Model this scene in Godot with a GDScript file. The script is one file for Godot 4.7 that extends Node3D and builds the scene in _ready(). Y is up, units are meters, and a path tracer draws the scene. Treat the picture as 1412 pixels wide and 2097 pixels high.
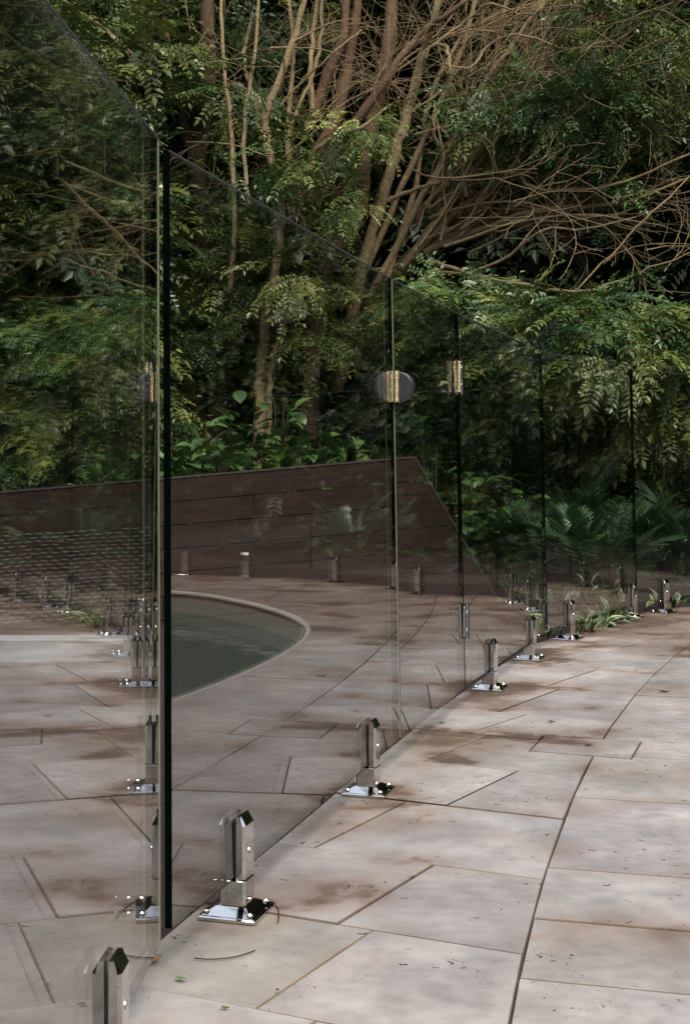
extends Node3D
# A curved frameless glass pool fence on pale stone paving, a timber garden wall and dense trees behind it.
# Units are metres; the camera stands at (0, EYE, 0) and looks along -z.

const EYE := 0.79      # height of the lens above the paving
const FOC := 2650.0    # focal length in photograph pixels
const HORIZON := 948.0 # image row of the horizon
const GAP := 0.072     # underside of the glass above the paving
const TALL := 1.2      # height of the glass

var rng := RandomNumberGenerator.new()
var taken := {}
var M := {}
var noise := FastNoiseLite.new()
var fence := PackedVector2Array()
var outline := PackedVector2Array()
var pool := PackedVector2Array()

# ---------------------------------------------------------------- helpers
func at(x: float, y: float, z: float) -> Vector3:
	return Vector3((x - 706.0) * z / FOC, EYE + (HORIZON - y) * z / FOC, -z)

func gp(x: float, y: float, h := 0.0) -> Vector2:   # where the ray through a photograph point meets height h: (x, distance)
	var k := (EYE - h) / (y - HORIZON)
	return Vector2((x - 706.0) * k, FOC * k)

func v3(p: Vector2, h := 0.0) -> Vector3:
	return Vector3(p.x, h, -p.y)

func numbered(called: String) -> String:
	var n: int = taken.get(called, 0)
	taken[called] = n + 1
	return called if n == 0 else "%s_%03d" % [called, n]

func thing(called: String, label: String, category: String, where: Vector3, group := "", turn := 0.0) -> Node3D:
	var o := Node3D.new()
	o.name = numbered(called)
	add_child(o)
	o.position = where
	o.rotation.y = turn
	tag(o, label, category, group)
	return o

func tag(o: Node, label: String, category: String, group := "") -> void:
	o.set_meta("label", label)
	o.set_meta("category", category)
	if group != "":
		o.set_meta("group", group)

func mesh_node(called: String, mesh: Mesh, m: Material, parent: Node, where := Transform3D()) -> MeshInstance3D:
	var o := MeshInstance3D.new()
	o.name = numbered(called) if parent == self else called
	o.mesh = mesh
	o.material_override = m
	o.transform = where
	parent.add_child(o, true)
	return o

func part(called: String, st: SurfaceTool, m: Material, parent: Node, where := Transform3D()) -> MeshInstance3D:
	return mesh_node(called, st.commit(), m, parent, where)

func begin() -> SurfaceTool:
	var st := SurfaceTool.new()
	st.begin(Mesh.PRIMITIVE_TRIANGLES)
	return st

func tri(st: SurfaceTool, a: Vector3, b: Vector3, c: Vector3, n: Vector3) -> void:
	if (b - a).cross(c - a).dot(n) > 0.0:
		var t := b
		b = c
		c = t
	for p in [a, b, c]:
		st.set_normal(n)
		st.set_uv(Vector2(p.x, p.y))
		st.add_vertex(p)

func quad(st: SurfaceTool, a: Vector3, b: Vector3, c: Vector3, d: Vector3, out := Vector3.ZERO) -> void:
	var n := (b - a).cross(d - a).normalized()
	if n.length() < 0.5:
		n = (c - b).cross(d - b).normalized()
	if out != Vector3.ZERO and n.dot(out) < 0.0:
		n = -n
	tri(st, a, b, c, n)
	tri(st, a, c, d, n)

# A prism between two rings of equal length, with both ends closed when they are flat.
func hull(st: SurfaceTool, low: Array, high: Array, caps := true) -> void:
	var mid := Vector3.ZERO
	for p in low:
		mid += p
	for p in high:
		mid += p
	mid /= low.size() + high.size()
	var k := low.size()
	for i in k:
		var j := (i + 1) % k
		quad(st, low[i], low[j], high[j], high[i], (low[i] + low[j] + high[i] + high[j]) * 0.25 - mid)
	if caps:
		for i in range(1, k - 1):
			quad_cap(st, low[0], low[i], low[i + 1], mid)
			quad_cap(st, high[0], high[i], high[i + 1], mid)

func quad_cap(st: SurfaceTool, a: Vector3, b: Vector3, c: Vector3, mid: Vector3) -> void:
	var n := (b - a).cross(c - a).normalized()
	if n.dot((a + b + c) / 3.0 - mid) < 0.0:
		n = -n
	tri(st, a, b, c, n)

func box(st: SurfaceTool, lo: Vector3, hi: Vector3, bevel := 0.0) -> void:
	var b := bevel
	var ring := func(y: float, e: float) -> Array:
		var x0 := lo.x + e
		var x1 := hi.x - e
		var z0 := lo.z + e
		var z1 := hi.z - e
		if b <= 0.0:
			return [Vector3(x0, y, z0), Vector3(x1, y, z0), Vector3(x1, y, z1), Vector3(x0, y, z1)]
		return [Vector3(x0 + b, y, z0), Vector3(x1 - b, y, z0), Vector3(x1, y, z0 + b), Vector3(x1, y, z1 - b), Vector3(x1 - b, y, z1), Vector3(x0 + b, y, z1), Vector3(x0, y, z1 - b), Vector3(x0, y, z0 + b)]
	if b <= 0.0:
		hull(st, ring.call(lo.y, 0.0), ring.call(hi.y, 0.0))
	else:
		hull(st, ring.call(lo.y, 0.0), ring.call(hi.y - b, 0.0))
		hull(st, ring.call(hi.y - b, 0.0), ring.call(hi.y, b))

# A tapered round limb through points; radii one per point.
func limb(st: SurfaceTool, pts: Array, radii: Array, sides: int, org := Vector3.ZERO) -> void:
	var k := pts.size()
	var rings := []
	var side := Vector3.RIGHT
	for i in k:
		var d: Vector3 = (pts[mini(i + 1, k - 1)] - pts[maxi(i - 1, 0)]).normalized()
		if i == 0:
			side = d.cross(Vector3(0.3, 0.2, 0.9)).normalized()
		side = (side - d * side.dot(d)).normalized()
		var other := d.cross(side)
		var ring := []
		for s in sides:
			var a := TAU * s / sides
			ring.append(side * cos(a) + other * sin(a))
		rings.append(ring)
	for i in k - 1:
		for s in sides:
			var s2 := (s + 1) % sides
			var n0: Vector3 = rings[i][s]
			var n1: Vector3 = rings[i][s2]
			var n2: Vector3 = rings[i + 1][s2]
			var n3: Vector3 = rings[i + 1][s]
			var a0: Vector3 = pts[i] - org + n0 * radii[i]
			var a1: Vector3 = pts[i] - org + n1 * radii[i]
			var a2: Vector3 = pts[i + 1] - org + n2 * radii[i + 1]
			var a3: Vector3 = pts[i + 1] - org + n3 * radii[i + 1]
			smooth3(st, a0, a1, a2, n0, n1, n2)
			smooth3(st, a0, a2, a3, n0, n2, n3)

func smooth3(st: SurfaceTool, a: Vector3, b: Vector3, c: Vector3, na: Vector3, nb: Vector3, nc: Vector3) -> void:
	var turned := (b - a).cross(c - a).dot(na + nb + nc) > 0.0
	var order := [[a, na], [c, nc], [b, nb]] if turned else [[a, na], [b, nb], [c, nc]]
	for q in order:
		st.set_normal(q[1])
		st.set_uv(Vector2(q[0].x, q[0].y))
		st.add_vertex(q[0])

func lathe(st: SurfaceTool, profile: Array, sides: int, xf := Transform3D()) -> void:   # profile of (radius, height)
	for i in profile.size() - 1:
		for s in sides:
			var a := TAU * s / sides
			var b := TAU * (s + 1) / sides
			var p0: Vector2 = profile[i]
			var p1: Vector2 = profile[i + 1]
			var q := [Vector3(cos(a) * p0.x, p0.y, sin(a) * p0.x), Vector3(cos(b) * p0.x, p0.y, sin(b) * p0.x), Vector3(cos(b) * p1.x, p1.y, sin(b) * p1.x), Vector3(cos(a) * p1.x, p1.y, sin(a) * p1.x)]
			var out := Vector3(cos((a + b) / 2) * (p1.y - p0.y), p0.x - p1.x, sin((a + b) / 2) * (p1.y - p0.y))
			quad(st, xf * q[0], xf * q[1], xf * q[2], xf * q[3], xf.basis * out)

func curve(pts: Array, steps: int) -> Array:   # Catmull-Rom through Vector3 or Vector2 points
	var out := []
	for i in pts.size() - 1:
		var p0 = pts[maxi(i - 1, 0)]
		var p1 = pts[i]
		var p2 = pts[i + 1]
		var p3 = pts[mini(i + 2, pts.size() - 1)]
		for s in steps:
			var t := float(s) / steps
			out.append(p1.cubic_interpolate(p2, p0, p3, t))
	out.append(pts[-1])
	return out

func solid(rgb: Color, rough: float, metal := 0.0) -> StandardMaterial3D:
	var m := StandardMaterial3D.new()
	m.albedo_color = rgb.linear_to_srgb()
	m.roughness = rough
	m.metallic = metal
	return m

func noise_tex(seed_no: int, freq: float, dark: Color, light: Color, size := 512, octaves := 4, as_normal := false, bump := 4.0, warp := false) -> NoiseTexture2D:
	var f := FastNoiseLite.new()
	f.seed = seed_no
	f.frequency = freq
	f.fractal_octaves = octaves
	f.domain_warp_enabled = warp
	f.domain_warp_amplitude = 40.0
	var t := NoiseTexture2D.new()
	t.width = size
	t.height = size
	t.seamless = true
	t.noise = f
	if as_normal:
		t.as_normal_map = true
		t.bump_strength = bump
	else:
		var g := Gradient.new()
		g.set_color(0, dark.linear_to_srgb())
		g.set_color(1, light.linear_to_srgb())
		t.color_ramp = g
	return t

# ---------------------------------------------------------------- scene
func _ready() -> void:
	rng.seed = 7
	noise.seed = 11
	noise.frequency = 1.0
	noise.fractal_octaves = 4
	# camera
	var cam := Camera3D.new()
	cam.name = "camera"
	cam.projection = Camera3D.PROJECTION_FRUSTUM
	cam.near = 0.05
	cam.far = 200.0
	cam.size = 2.0 * cam.near * 1048.5 / FOC
	cam.frustum_offset = Vector2(0, -cam.near * (1048.5 - HORIZON) / FOC)
	cam.position = Vector3(0, EYE, 0)
	add_child(cam)
	cam.current = true
	# sky, sun, exposure
	var sky_m := ProceduralSkyMaterial.new()
	sky_m.sky_top_color = Color(0.80, 0.85, 0.93)
	sky_m.sky_horizon_color = Color(0.92, 0.94, 0.97)
	sky_m.sky_curve = 0.2
	sky_m.ground_bottom_color = Color(0.25, 0.23, 0.2)
	sky_m.ground_horizon_color = Color(0.5, 0.5, 0.48)
	sky_m.sky_energy_multiplier = 1.0
	var env := Environment.new()
	env.background_mode = Environment.BG_SKY
	env.sky = Sky.new()
	env.sky.sky_material = sky_m
	env.tonemap_mode = Environment.TONE_MAPPER_LINEAR
	env.tonemap_exposure = 1.6
	env.sdfgi_enabled = true
	env.ssao_enabled = true
	env.ssil_enabled = true
	var we := WorldEnvironment.new()
	we.name = "world_environment"
	we.environment = env
	add_child(we)
	var sun := DirectionalLight3D.new()
	sun.name = "sun"
	sun.light_color = Color(1.0, 0.975, 0.94)
	sun.light_energy = 0.8
	sun.light_angular_distance = 24.0
	sun.shadow_enabled = true
	sun.rotation_degrees = Vector3(-54, 28, 0)
	add_child(sun)

	materials()
	layout()
	ground_and_paving()
	pool_basin()
	glass_fence()
	garden_wall()
	woven_screen()
	trees()
	shrubs()
	litter()

func materials() -> void:
	M.chrome = solid(Color(0.63, 0.61, 0.59), 0.09, 1.0)
	M.chrome.roughness_texture = noise_tex(3, 0.02, Color(0.2, 0.2, 0.2), Color(1, 1, 1), 256)
	M.chrome.roughness = 0.12
	M.chrome.roughness_texture_channel = BaseMaterial3D.TEXTURE_CHANNEL_RED
	M.chrome.uv1_triplanar = true
	M.chrome.uv1_scale = Vector3(9, 9, 9)
	M.chrome.albedo_texture = specks()
	M.dark_metal = solid(Color(0.09, 0.085, 0.10), 0.35, 0.6)
	M.leaf_tinted_chrome = solid(Color(0.55, 0.45, 0.25), 0.3, 1.0)  # chrome with the yellow reflection of leaves painted into its colour
	M.leaf_tinted_chrome.roughness_texture = M.chrome.roughness_texture
	M.leaf_tinted_chrome.uv1_triplanar = true
	M.leaf_tinted_chrome.uv1_scale = Vector3(30, 30, 30)
	M.leaf_tinted_chrome.normal_enabled = true
	M.leaf_tinted_chrome.normal_texture = noise_tex(52, 0.05, Color.BLACK, Color.WHITE, 256, 3, true, 7.0)
	M.gasket = solid(Color(0.012, 0.012, 0.012), 0.6)
	M.glass = StandardMaterial3D.new()
	M.glass.transparency = BaseMaterial3D.TRANSPARENCY_ALPHA
	M.glass.albedo_color = Color(0.03, 0.05, 0.04, 0.02)
	M.glass.roughness = 0.0
	M.edge_dark = solid(Color(0.0012, 0.0035, 0.003), 0.12)
	M.edge_dark.metallic_specular = 0.12
	M.edge_lit = solid(Color(0.20, 0.22, 0.12), 0.3)  # pale tone painted in for light carried through the glass
	M.edge_line = solid(Color(0.07, 0.08, 0.075), 0.4)
	M.edge_top = StandardMaterial3D.new()
	M.edge_top.transparency = BaseMaterial3D.TRANSPARENCY_ALPHA
	M.edge_top.albedo_color = Color(0.35, 0.4, 0.38, 0.22)
	M.edge_top.roughness = 0.1
	M.bark = solid(Color(1, 1, 1), 0.9)
	M.bark.albedo_texture = noise_tex(21, 0.03, Color(0.085, 0.05, 0.025), Color(0.30, 0.20, 0.11), 512, 5)
	M.bark.uv1_triplanar = true
	M.bark.uv1_scale = Vector3(3.0, 1.1, 3.0)
	M.bark.normal_enabled = true
	M.bark.normal_texture = noise_tex(22, 0.05, Color.BLACK, Color.WHITE, 512, 4, true, 6.0)
	M.bark_red = M.bark.duplicate()
	M.bark_red.albedo_texture = noise_tex(23, 0.03, Color(0.06, 0.03, 0.014), Color(0.21, 0.12, 0.06), 512, 5)
	M.twig = M.bark.duplicate()
	M.twig.albedo_texture = noise_tex(24, 0.02, Color(0.15, 0.10, 0.045), Color(0.45, 0.325, 0.165), 512, 5)
	for spec in [["leaf", 0.32, 0.25], ["leaf_broad", 0.36, 0.3], ["leaf_back", 0.45, 0.25]]:
		var m := solid(Color(1, 1, 1), spec[1])
		m.vertex_color_use_as_albedo = true
		m.backlight_enabled = true
		m.backlight = Color(spec[2], spec[2], spec[2])
		M[spec[0]] = m
	M.board = solid(Color(1, 1, 1), 0.6)
	M.board.albedo_texture = noise_tex(31, 0.012, Color(0.018, 0.0075, 0.004), Color(0.060, 0.023, 0.0105), 512, 5, false, 4.0, true)
	M.board.uv1_triplanar = true
	M.board.uv1_scale = Vector3(0.7, 5.0, 0.7)
	M.board_cap = solid(Color(0.10, 0.07, 0.065), 0.5)
	M.soil = solid(Color(1, 1, 1), 0.95)
	M.soil.albedo_texture = noise_tex(41, 0.02, Color(0.008, 0.004, 0.003), Color(0.042, 0.014, 0.010), 1024, 6)
	M.soil.uv1_triplanar = true
	M.soil.uv1_world_triplanar = true
	M.soil.uv1_scale = Vector3(1.3, 1.3, 1.3)
	M.soil.normal_enabled = true
	M.soil.normal_texture = noise_tex(42, 0.04, Color.BLACK, Color.WHITE, 512, 5, true, 8.0)
	M.grout = solid(Color(1, 1, 1), 0.95)
	M.grout.albedo_texture = noise_tex(43, 0.05, Color(0.035, 0.025, 0.018), Color(0.30, 0.235, 0.175), 512, 4)
	M.grout.uv1_triplanar = true
	M.grout.uv1_world_triplanar = true
	M.grout.uv1_scale = Vector3(4.0, 4.0, 4.0)
	M.tile = solid(Color(0.16, 0.17, 0.15), 0.5)
	M.water = solid(Color(0.005, 0.058, 0.038), 0.03)
	M.coping = solid(Color(0.42, 0.37, 0.32), 0.7)
	M.water.normal_enabled = true
	M.water.normal_texture = noise_tex(51, 0.016, Color.BLACK, Color.WHITE, 512, 2, true, 1.2)
	M.water.normal_scale = 0.5
	M.water.uv1_triplanar = true
	M.water.uv1_world_triplanar = true
	M.water.uv1_scale = Vector3(0.5, 0.5, 1.6)
	M.cane = solid(Color(0.17, 0.17, 0.15), 0.7)
	M.pale = solid(Color(0.32, 0.34, 0.34), 0.7)
	M.stone = solid(Color(1, 1, 1), 0.8)
	M.stone.metallic_specular = 0.3
	M.stone.vertex_color_use_as_albedo = true
	M.stone.detail_enabled = true
	M.stone.detail_blend_mode = BaseMaterial3D.BLEND_MODE_MUL
	M.stone.detail_uv_layer = BaseMaterial3D.DETAIL_UV_2
	M.dead_leaf = solid(Color(0.22, 0.10, 0.03), 0.6)
	M.dead_dark = solid(Color(0.03, 0.02, 0.014), 0.7)
	M.green_leaf = solid(Color(0.10, 0.14, 0.035), 0.5)
	M.white = solid(Color(0.75, 0.74, 0.7), 0.5)

func specks() -> ImageTexture:   # dirt and dried drops on the polished steel
	var im := Image.create(256, 256, false, Image.FORMAT_RGB8)
	im.fill(Color(1, 1, 1))
	var r := RandomNumberGenerator.new()
	r.seed = 5
	for i in 90:
		var c := Vector2i(r.randi_range(4, 250), r.randi_range(6, 246))
		var h := r.randi_range(1, 5)
		var g := r.randf_range(0.12, 0.6)
		for y in h:
			for x in range(0, r.randi_range(1, 3)):
				im.set_pixel(c.x + x, c.y + y, Color(g, g * 0.9, g * 0.8))
	return ImageTexture.create_from_image(im)

# ---------------------------------------------------------------- plan of the fence, the paving and the pool
func layout() -> void:
	fence = PackedVector2Array([Vector2(-0.362, 0.48), Vector2(-0.2737, 1.924), Vector2(-0.267, 1.99), Vector2(0.1457, 3.386), Vector2(0.3865, 4.16), Vector2(0.869, 5.56), Vector2(1.4935, 6.63), Vector2(2.22, 7.36), Vector2(3.42, 7.77), Vector2(4.85, 7.62), Vector2(6.1, 6.9), Vector2(6.9, 5.7)])
	outline = PackedVector2Array([Vector2(-0.55, -2.5)])
	outline.append_array(fence)
	outline.append_array(PackedVector2Array([Vector2(7.3, 4.0), Vector2(7.4, -2.5)]))
	outline = Geometry2D.offset_polygon(outline, 0.082, Geometry2D.JOIN_MITER)[0]
	var ring := [Vector2(1.26, 2.7), Vector2(1.25, 3.72), Vector2(1.6, 4.95), Vector2(2.13, 5.82), Vector2(3.0, 6.45), Vector2(3.85, 6.68), Vector2(5.0, 6.2), Vector2(5.6, 5.0), Vector2(5.3, 3.4), Vector2(4.2, 2.2), Vector2(2.6, 1.7), Vector2(1.6, 2.0)]
	ring.append(ring[0])
	var smooth := curve(ring, 6)
	smooth.pop_back()
	pool = PackedVector2Array(smooth)

func joint(z: float) -> float:   # the long curved joint in the paving
	if z < -1.0:
		return -0.099
	if z > 7.0:
		return 2.181 + 0.545 * (z - 7.0)
	return -0.0415 + 0.09 * z + 0.0325 * z * z

func row_point(u: float, z: float) -> Vector2:
	return Vector2(joint(z) + u, z + (-0.45 if u < 0.0 else -0.25) * u)

func to_fence(p: Vector2) -> float:
	var best := 99.0
	for i in fence.size() - 1:
		best = minf(best, p.distance_to(Geometry2D.get_closest_point_to_segment(p, fence[i], fence[i + 1])))
	return best

func stain_shade_map() -> ImageTexture:   # what has soaked into the stone: leaf tannin along the fence, in old puddles and along the veins, plus contact shade painted at the clamps
	var side := 1024
	var im := Image.create(side, side, false, Image.FORMAT_RGB8)
	var f := FastNoiseLite.new()
	f.seed = 77
	f.frequency = 1.0
	f.fractal_octaves = 5
	var g := FastNoiseLite.new()
	g.seed = 78
	g.frequency = 1.0
	g.fractal_octaves = 3
	var marks := [[1205, 1528, 0.20, 0.10, 0.8], [1340, 1412, 0.5, 0.16, 0.6], [850, 1530, 0.34, 0.18, 0.8], [700, 1680, 0.22, 0.12, 0.6], [640, 1830, 0.12, 0.06, 0.35], [1130, 1500, 0.3, 0.1, 0.7], [1330, 1790, 0.3, 0.05, 0.35], [1250, 1930, 0.22, 0.07, 0.4], [960, 1440, 0.35, 0.14, 0.6], [960, 1790, 0.07, 0.03, 0.4], [1330, 1580, 0.25, 0.1, 0.35], [500, 1885, 0.10, 0.09, 0.55], [780, 1632, 0.12, 0.11, 0.7], [1015, 1415, 0.14, 0.13, 0.7], [1095, 1352, 0.14, 0.14, 0.6]]  # the last ones, at the clamp bases, are brown stain and painted contact shade
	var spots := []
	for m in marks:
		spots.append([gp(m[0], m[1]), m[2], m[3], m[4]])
	var stone := Color(0.440, 0.402, 0.380)
	var grey := Color(0.36, 0.34, 0.335)
	var pink := Color(0.42, 0.360, 0.335)
	var tan_c := Color(0.25, 0.185, 0.14)
	var dark := Color(0.125, 0.087, 0.065)
	for j in side:
		for i in side:
			var p := Vector2(-1.0 + 8.0 * i / side, 0.6 + 8.0 * j / side)
			var vein := f.get_noise_2d(p.x * 2.2, p.y * 2.6)
			var cloud := g.get_noise_2d(p.x * 1.1 + 9.0, p.y * 1.3)
			var fine := f.get_noise_2d(p.x * 16.0 + 40.0, p.y * 24.0)
			var c := stone.lerp(grey, clampf(0.5 + cloud * 1.3, 0, 1)).lerp(pink, clampf(vein * 1.5, 0, 0.8))
			if i % 3 == 0:
				_last = to_fence(p)
				var u := p.x - joint(p.y)
				_edge = absf(u)
				var r := p.y + (0.45 if u < 0.0 else 0.25) * u
				for z in (left if u < 0.0 else right):
					_edge = minf(_edge, absf(r - z))
			var near := _last
			var rag := vein * 0.55 + cloud * 0.35 + fine * 0.30
			var s := smoothstep(0.30, -0.05, near - rag * 0.5) * (0.5 + vein * 0.6)
			s += smoothstep(0.09, 0.0, _edge) * clampf(rag * 1.8 + 0.12, 0, 0.55)
			s += smoothstep(4.9, 5.7, p.y + rag * 1.3 - near * 0.12) * 0.72
			s += smoothstep(0.1, 0.5, rag) * 0.3
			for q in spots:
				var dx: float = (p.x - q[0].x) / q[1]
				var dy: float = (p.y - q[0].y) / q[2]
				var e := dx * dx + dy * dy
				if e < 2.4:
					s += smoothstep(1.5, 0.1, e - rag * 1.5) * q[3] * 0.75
			s = clampf(s * (0.66 + 0.25 * smoothstep(4.6, 5.6, p.y)), 0, 1)
			c = c.lerp(tan_c, minf(1.0, s * 1.15)).lerp(dark, smoothstep(0.62, 1.2, s + vein * 0.3))
			c = c * (1.0 + fine * 0.24)
			im.set_pixel(i, j, c.linear_to_srgb())
	return ImageTexture.create_from_image(im)
var _last := 9.0
var _edge := 9.0
var left := [-2.4, -1.7, -1.1, -0.6, -0.2, 0.2, 0.6, 0.98, 1.36, 1.72, 2.083, 2.457, 2.87, 3.25, 3.62, 3.95, 4.42, 4.86, 5.3, 5.78, 6.25, 6.7, 7.2, 7.8, 8.4]
var right := [-2.4, -1.6, -0.9, -0.3, 0.3, 0.85, 1.25, 1.62, 1.984, 2.246, 2.525, 3.056, 3.5, 3.88, 4.4, 4.8, 5.25, 5.7, 6.2, 6.7, 7.3, 7.9, 8.8, 9.8]

func pit_map() -> ImageTexture:   # travertine pits and short veins, one square metre
	var side := 1024
	var f := FastNoiseLite.new()
	f.seed = 91
	f.frequency = 0.004
	f.fractal_octaves = 5
	var im := f.get_seamless_image(side, side)
	im.convert(Image.FORMAT_RGB8)
	for y in side:
		for x in side:
			var v := 0.80 + 0.20 * im.get_pixel(x, y).r
			im.set_pixel(x, y, Color(v, v * 0.997, v * 0.99))
	var r := RandomNumberGenerator.new()
	r.seed = 92
	var middles := []
	for i in 16:
		middles.append(Vector2(r.randf() * side, r.randf() * side))
	for i in 9000:   # fine grain
		var px := r.randi() % side
		var py := r.randi() % side
		var k := r.randf_range(0.72, 0.95)
		im.set_pixel(px, py, im.get_pixel(px, py) * Color(k, k, k))
	for i in 2200:
		var c := Vector2(r.randf() * side, r.randf() * side)
		if i % 4 > 0:
			var m: Vector2 = middles[r.randi() % middles.size()]
			c = m + Vector2(r.randfn(0, 80), r.randfn(0, 55))
		var big := pow(r.randf(), 16.0)
		var steps := 1 + int(big * 10.0 + r.randf() * 4.0)
		var dark := r.randf_range(0.4, 0.9)
		var walk := c
		var heading := r.randfn(0, 0.5)
		for x in steps:   # each pit is a short ragged walk
			heading += r.randfn(0, 0.5)
			walk += Vector2(cos(heading), sin(heading)) * 1.3
			var wide := 1 + int(r.randf() * (1.0 + big * 3.5))
			for t in wide:
				for w in wide:
					var px := posmod(int(walk.x) + w, side)
					var py := posmod(int(walk.y) + t, side)
					var o := im.get_pixel(px, py)
					var k := maxf(dark, 0.18)
					if o.r > 0.35:
						im.set_pixel(px, py, o * Color(k, k * 0.94, k * 0.88))
	return ImageTexture.create_from_image(im)

func ground_height(p: Vector2) -> float:
	return -0.03 + 1.6 * smoothstep(9.0, 17.0, Vector2(p.x * 0.8 - 1.0, p.y - 1.0).length()) + 0.03 * noise.get_noise_2d(p.x * 1.5, p.y * 1.5)

func ground_and_paving() -> void:
	# bare soil, one sheet out to the horizon, cut out under the paving
	var st := begin()
	var cut: PackedVector2Array = Geometry2D.offset_polygon(outline, -0.05)[0]
	var lines := []
	for i in range(-13, 18):
		lines.append(float(i))
	var far_lines := [-150.0, -60.0, -28.0]
	var xs := far_lines + lines + [28.0, 60.0, 150.0]
	var zs := [-150.0, -60.0, -28.0] + lines.slice(0) + [19.0, 22.0, 28.0, 60.0, 150.0]
	for i in xs.size() - 1:
		for j in zs.size() - 1:
			var cell := PackedVector2Array([Vector2(xs[i], zs[j]), Vector2(xs[i + 1], zs[j]), Vector2(xs[i + 1], zs[j + 1]), Vector2(xs[i], zs[j + 1])])
			for poly in Geometry2D.clip_polygons(cell, cut):
				var idx := Geometry2D.triangulate_polygon(poly)
				for k in range(0, idx.size(), 3):
					tri(st, v3(poly[idx[k]], ground_height(poly[idx[k]])), v3(poly[idx[k + 1]], ground_height(poly[idx[k + 1]])), v3(poly[idx[k + 2]], ground_height(poly[idx[k + 2]])), Vector3.UP)
	part("ground", st, M.soil, self).set_meta("kind", "structure")
	# paving: a bed of grout that carries the slabs
	M.stone.albedo_texture = stain_shade_map()
	M.stone.texture_repeat = true
	M.stone.detail_albedo = pit_map()
	var bed := begin()
	var slabs := []
	var drain := PackedVector2Array([gp(1114, 1506), gp(1312, 1519), gp(1291, 1555), gp(1083, 1538)])
	var cells := []
	for i in left.size() - 1:
		var z0: float = left[i]
		var z1: float = left[i + 1]
		var d0 := -0.25 - 0.09 * (i % 2) - 0.05 * (i % 3)
		var d1 := d0 + 0.10
		cells.append([row_point(0, z0), row_point(d0, z0), row_point(d1, z1), row_point(0, z1)])
		cells.append([row_point(d0, z0), row_point(d0 - 0.62, z0), row_point(d1 - 0.62, z1), row_point(d1, z1)])
		cells.append([row_point(d0 - 0.62, z0), row_point(d0 - 1.5, z0), row_point(d1 - 1.5, z1), row_point(d1 - 0.62, z1)])
	for i in right.size() - 1:
		var u := 0.0
		for b in 12:
			var w := 0.72 + 0.12 * ((i * 7 + b * 3) % 4)
			var z0: float = right[i]
			var z1: float = right[i + 1]
			if b > 0 and b % 2 == 1:
				pass
			cells.append([row_point(u + 0.0001, z0), row_point(u + w, z0), row_point(u + w, z1), row_point(u + 0.0001, z1)])
			u += w
	for c in cells:
		for a in Geometry2D.intersect_polygons(PackedVector2Array(c), outline):
			for b in Geometry2D.clip_polygons(a, pool):
				if Geometry2D.is_polygon_clockwise(b) != Geometry2D.is_polygon_clockwise(a):
					continue
				for e in Geometry2D.clip_polygons(b, drain):
					slabs.append(e)
	slabs.append(drain)
	for poly in slabs:
		var idx := Geometry2D.triangulate_polygon(poly)
		for k in range(0, idx.size(), 3):
			tri(bed, v3(poly[idx[k]], -0.010), v3(poly[idx[k + 1]], -0.010), v3(poly[idx[k + 2]], -0.010), Vector3.UP)
	var paving := part("paving", bed, M.grout, self)
	paving.set_meta("kind", "structure")
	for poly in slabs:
		slab(poly, paving)

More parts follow.
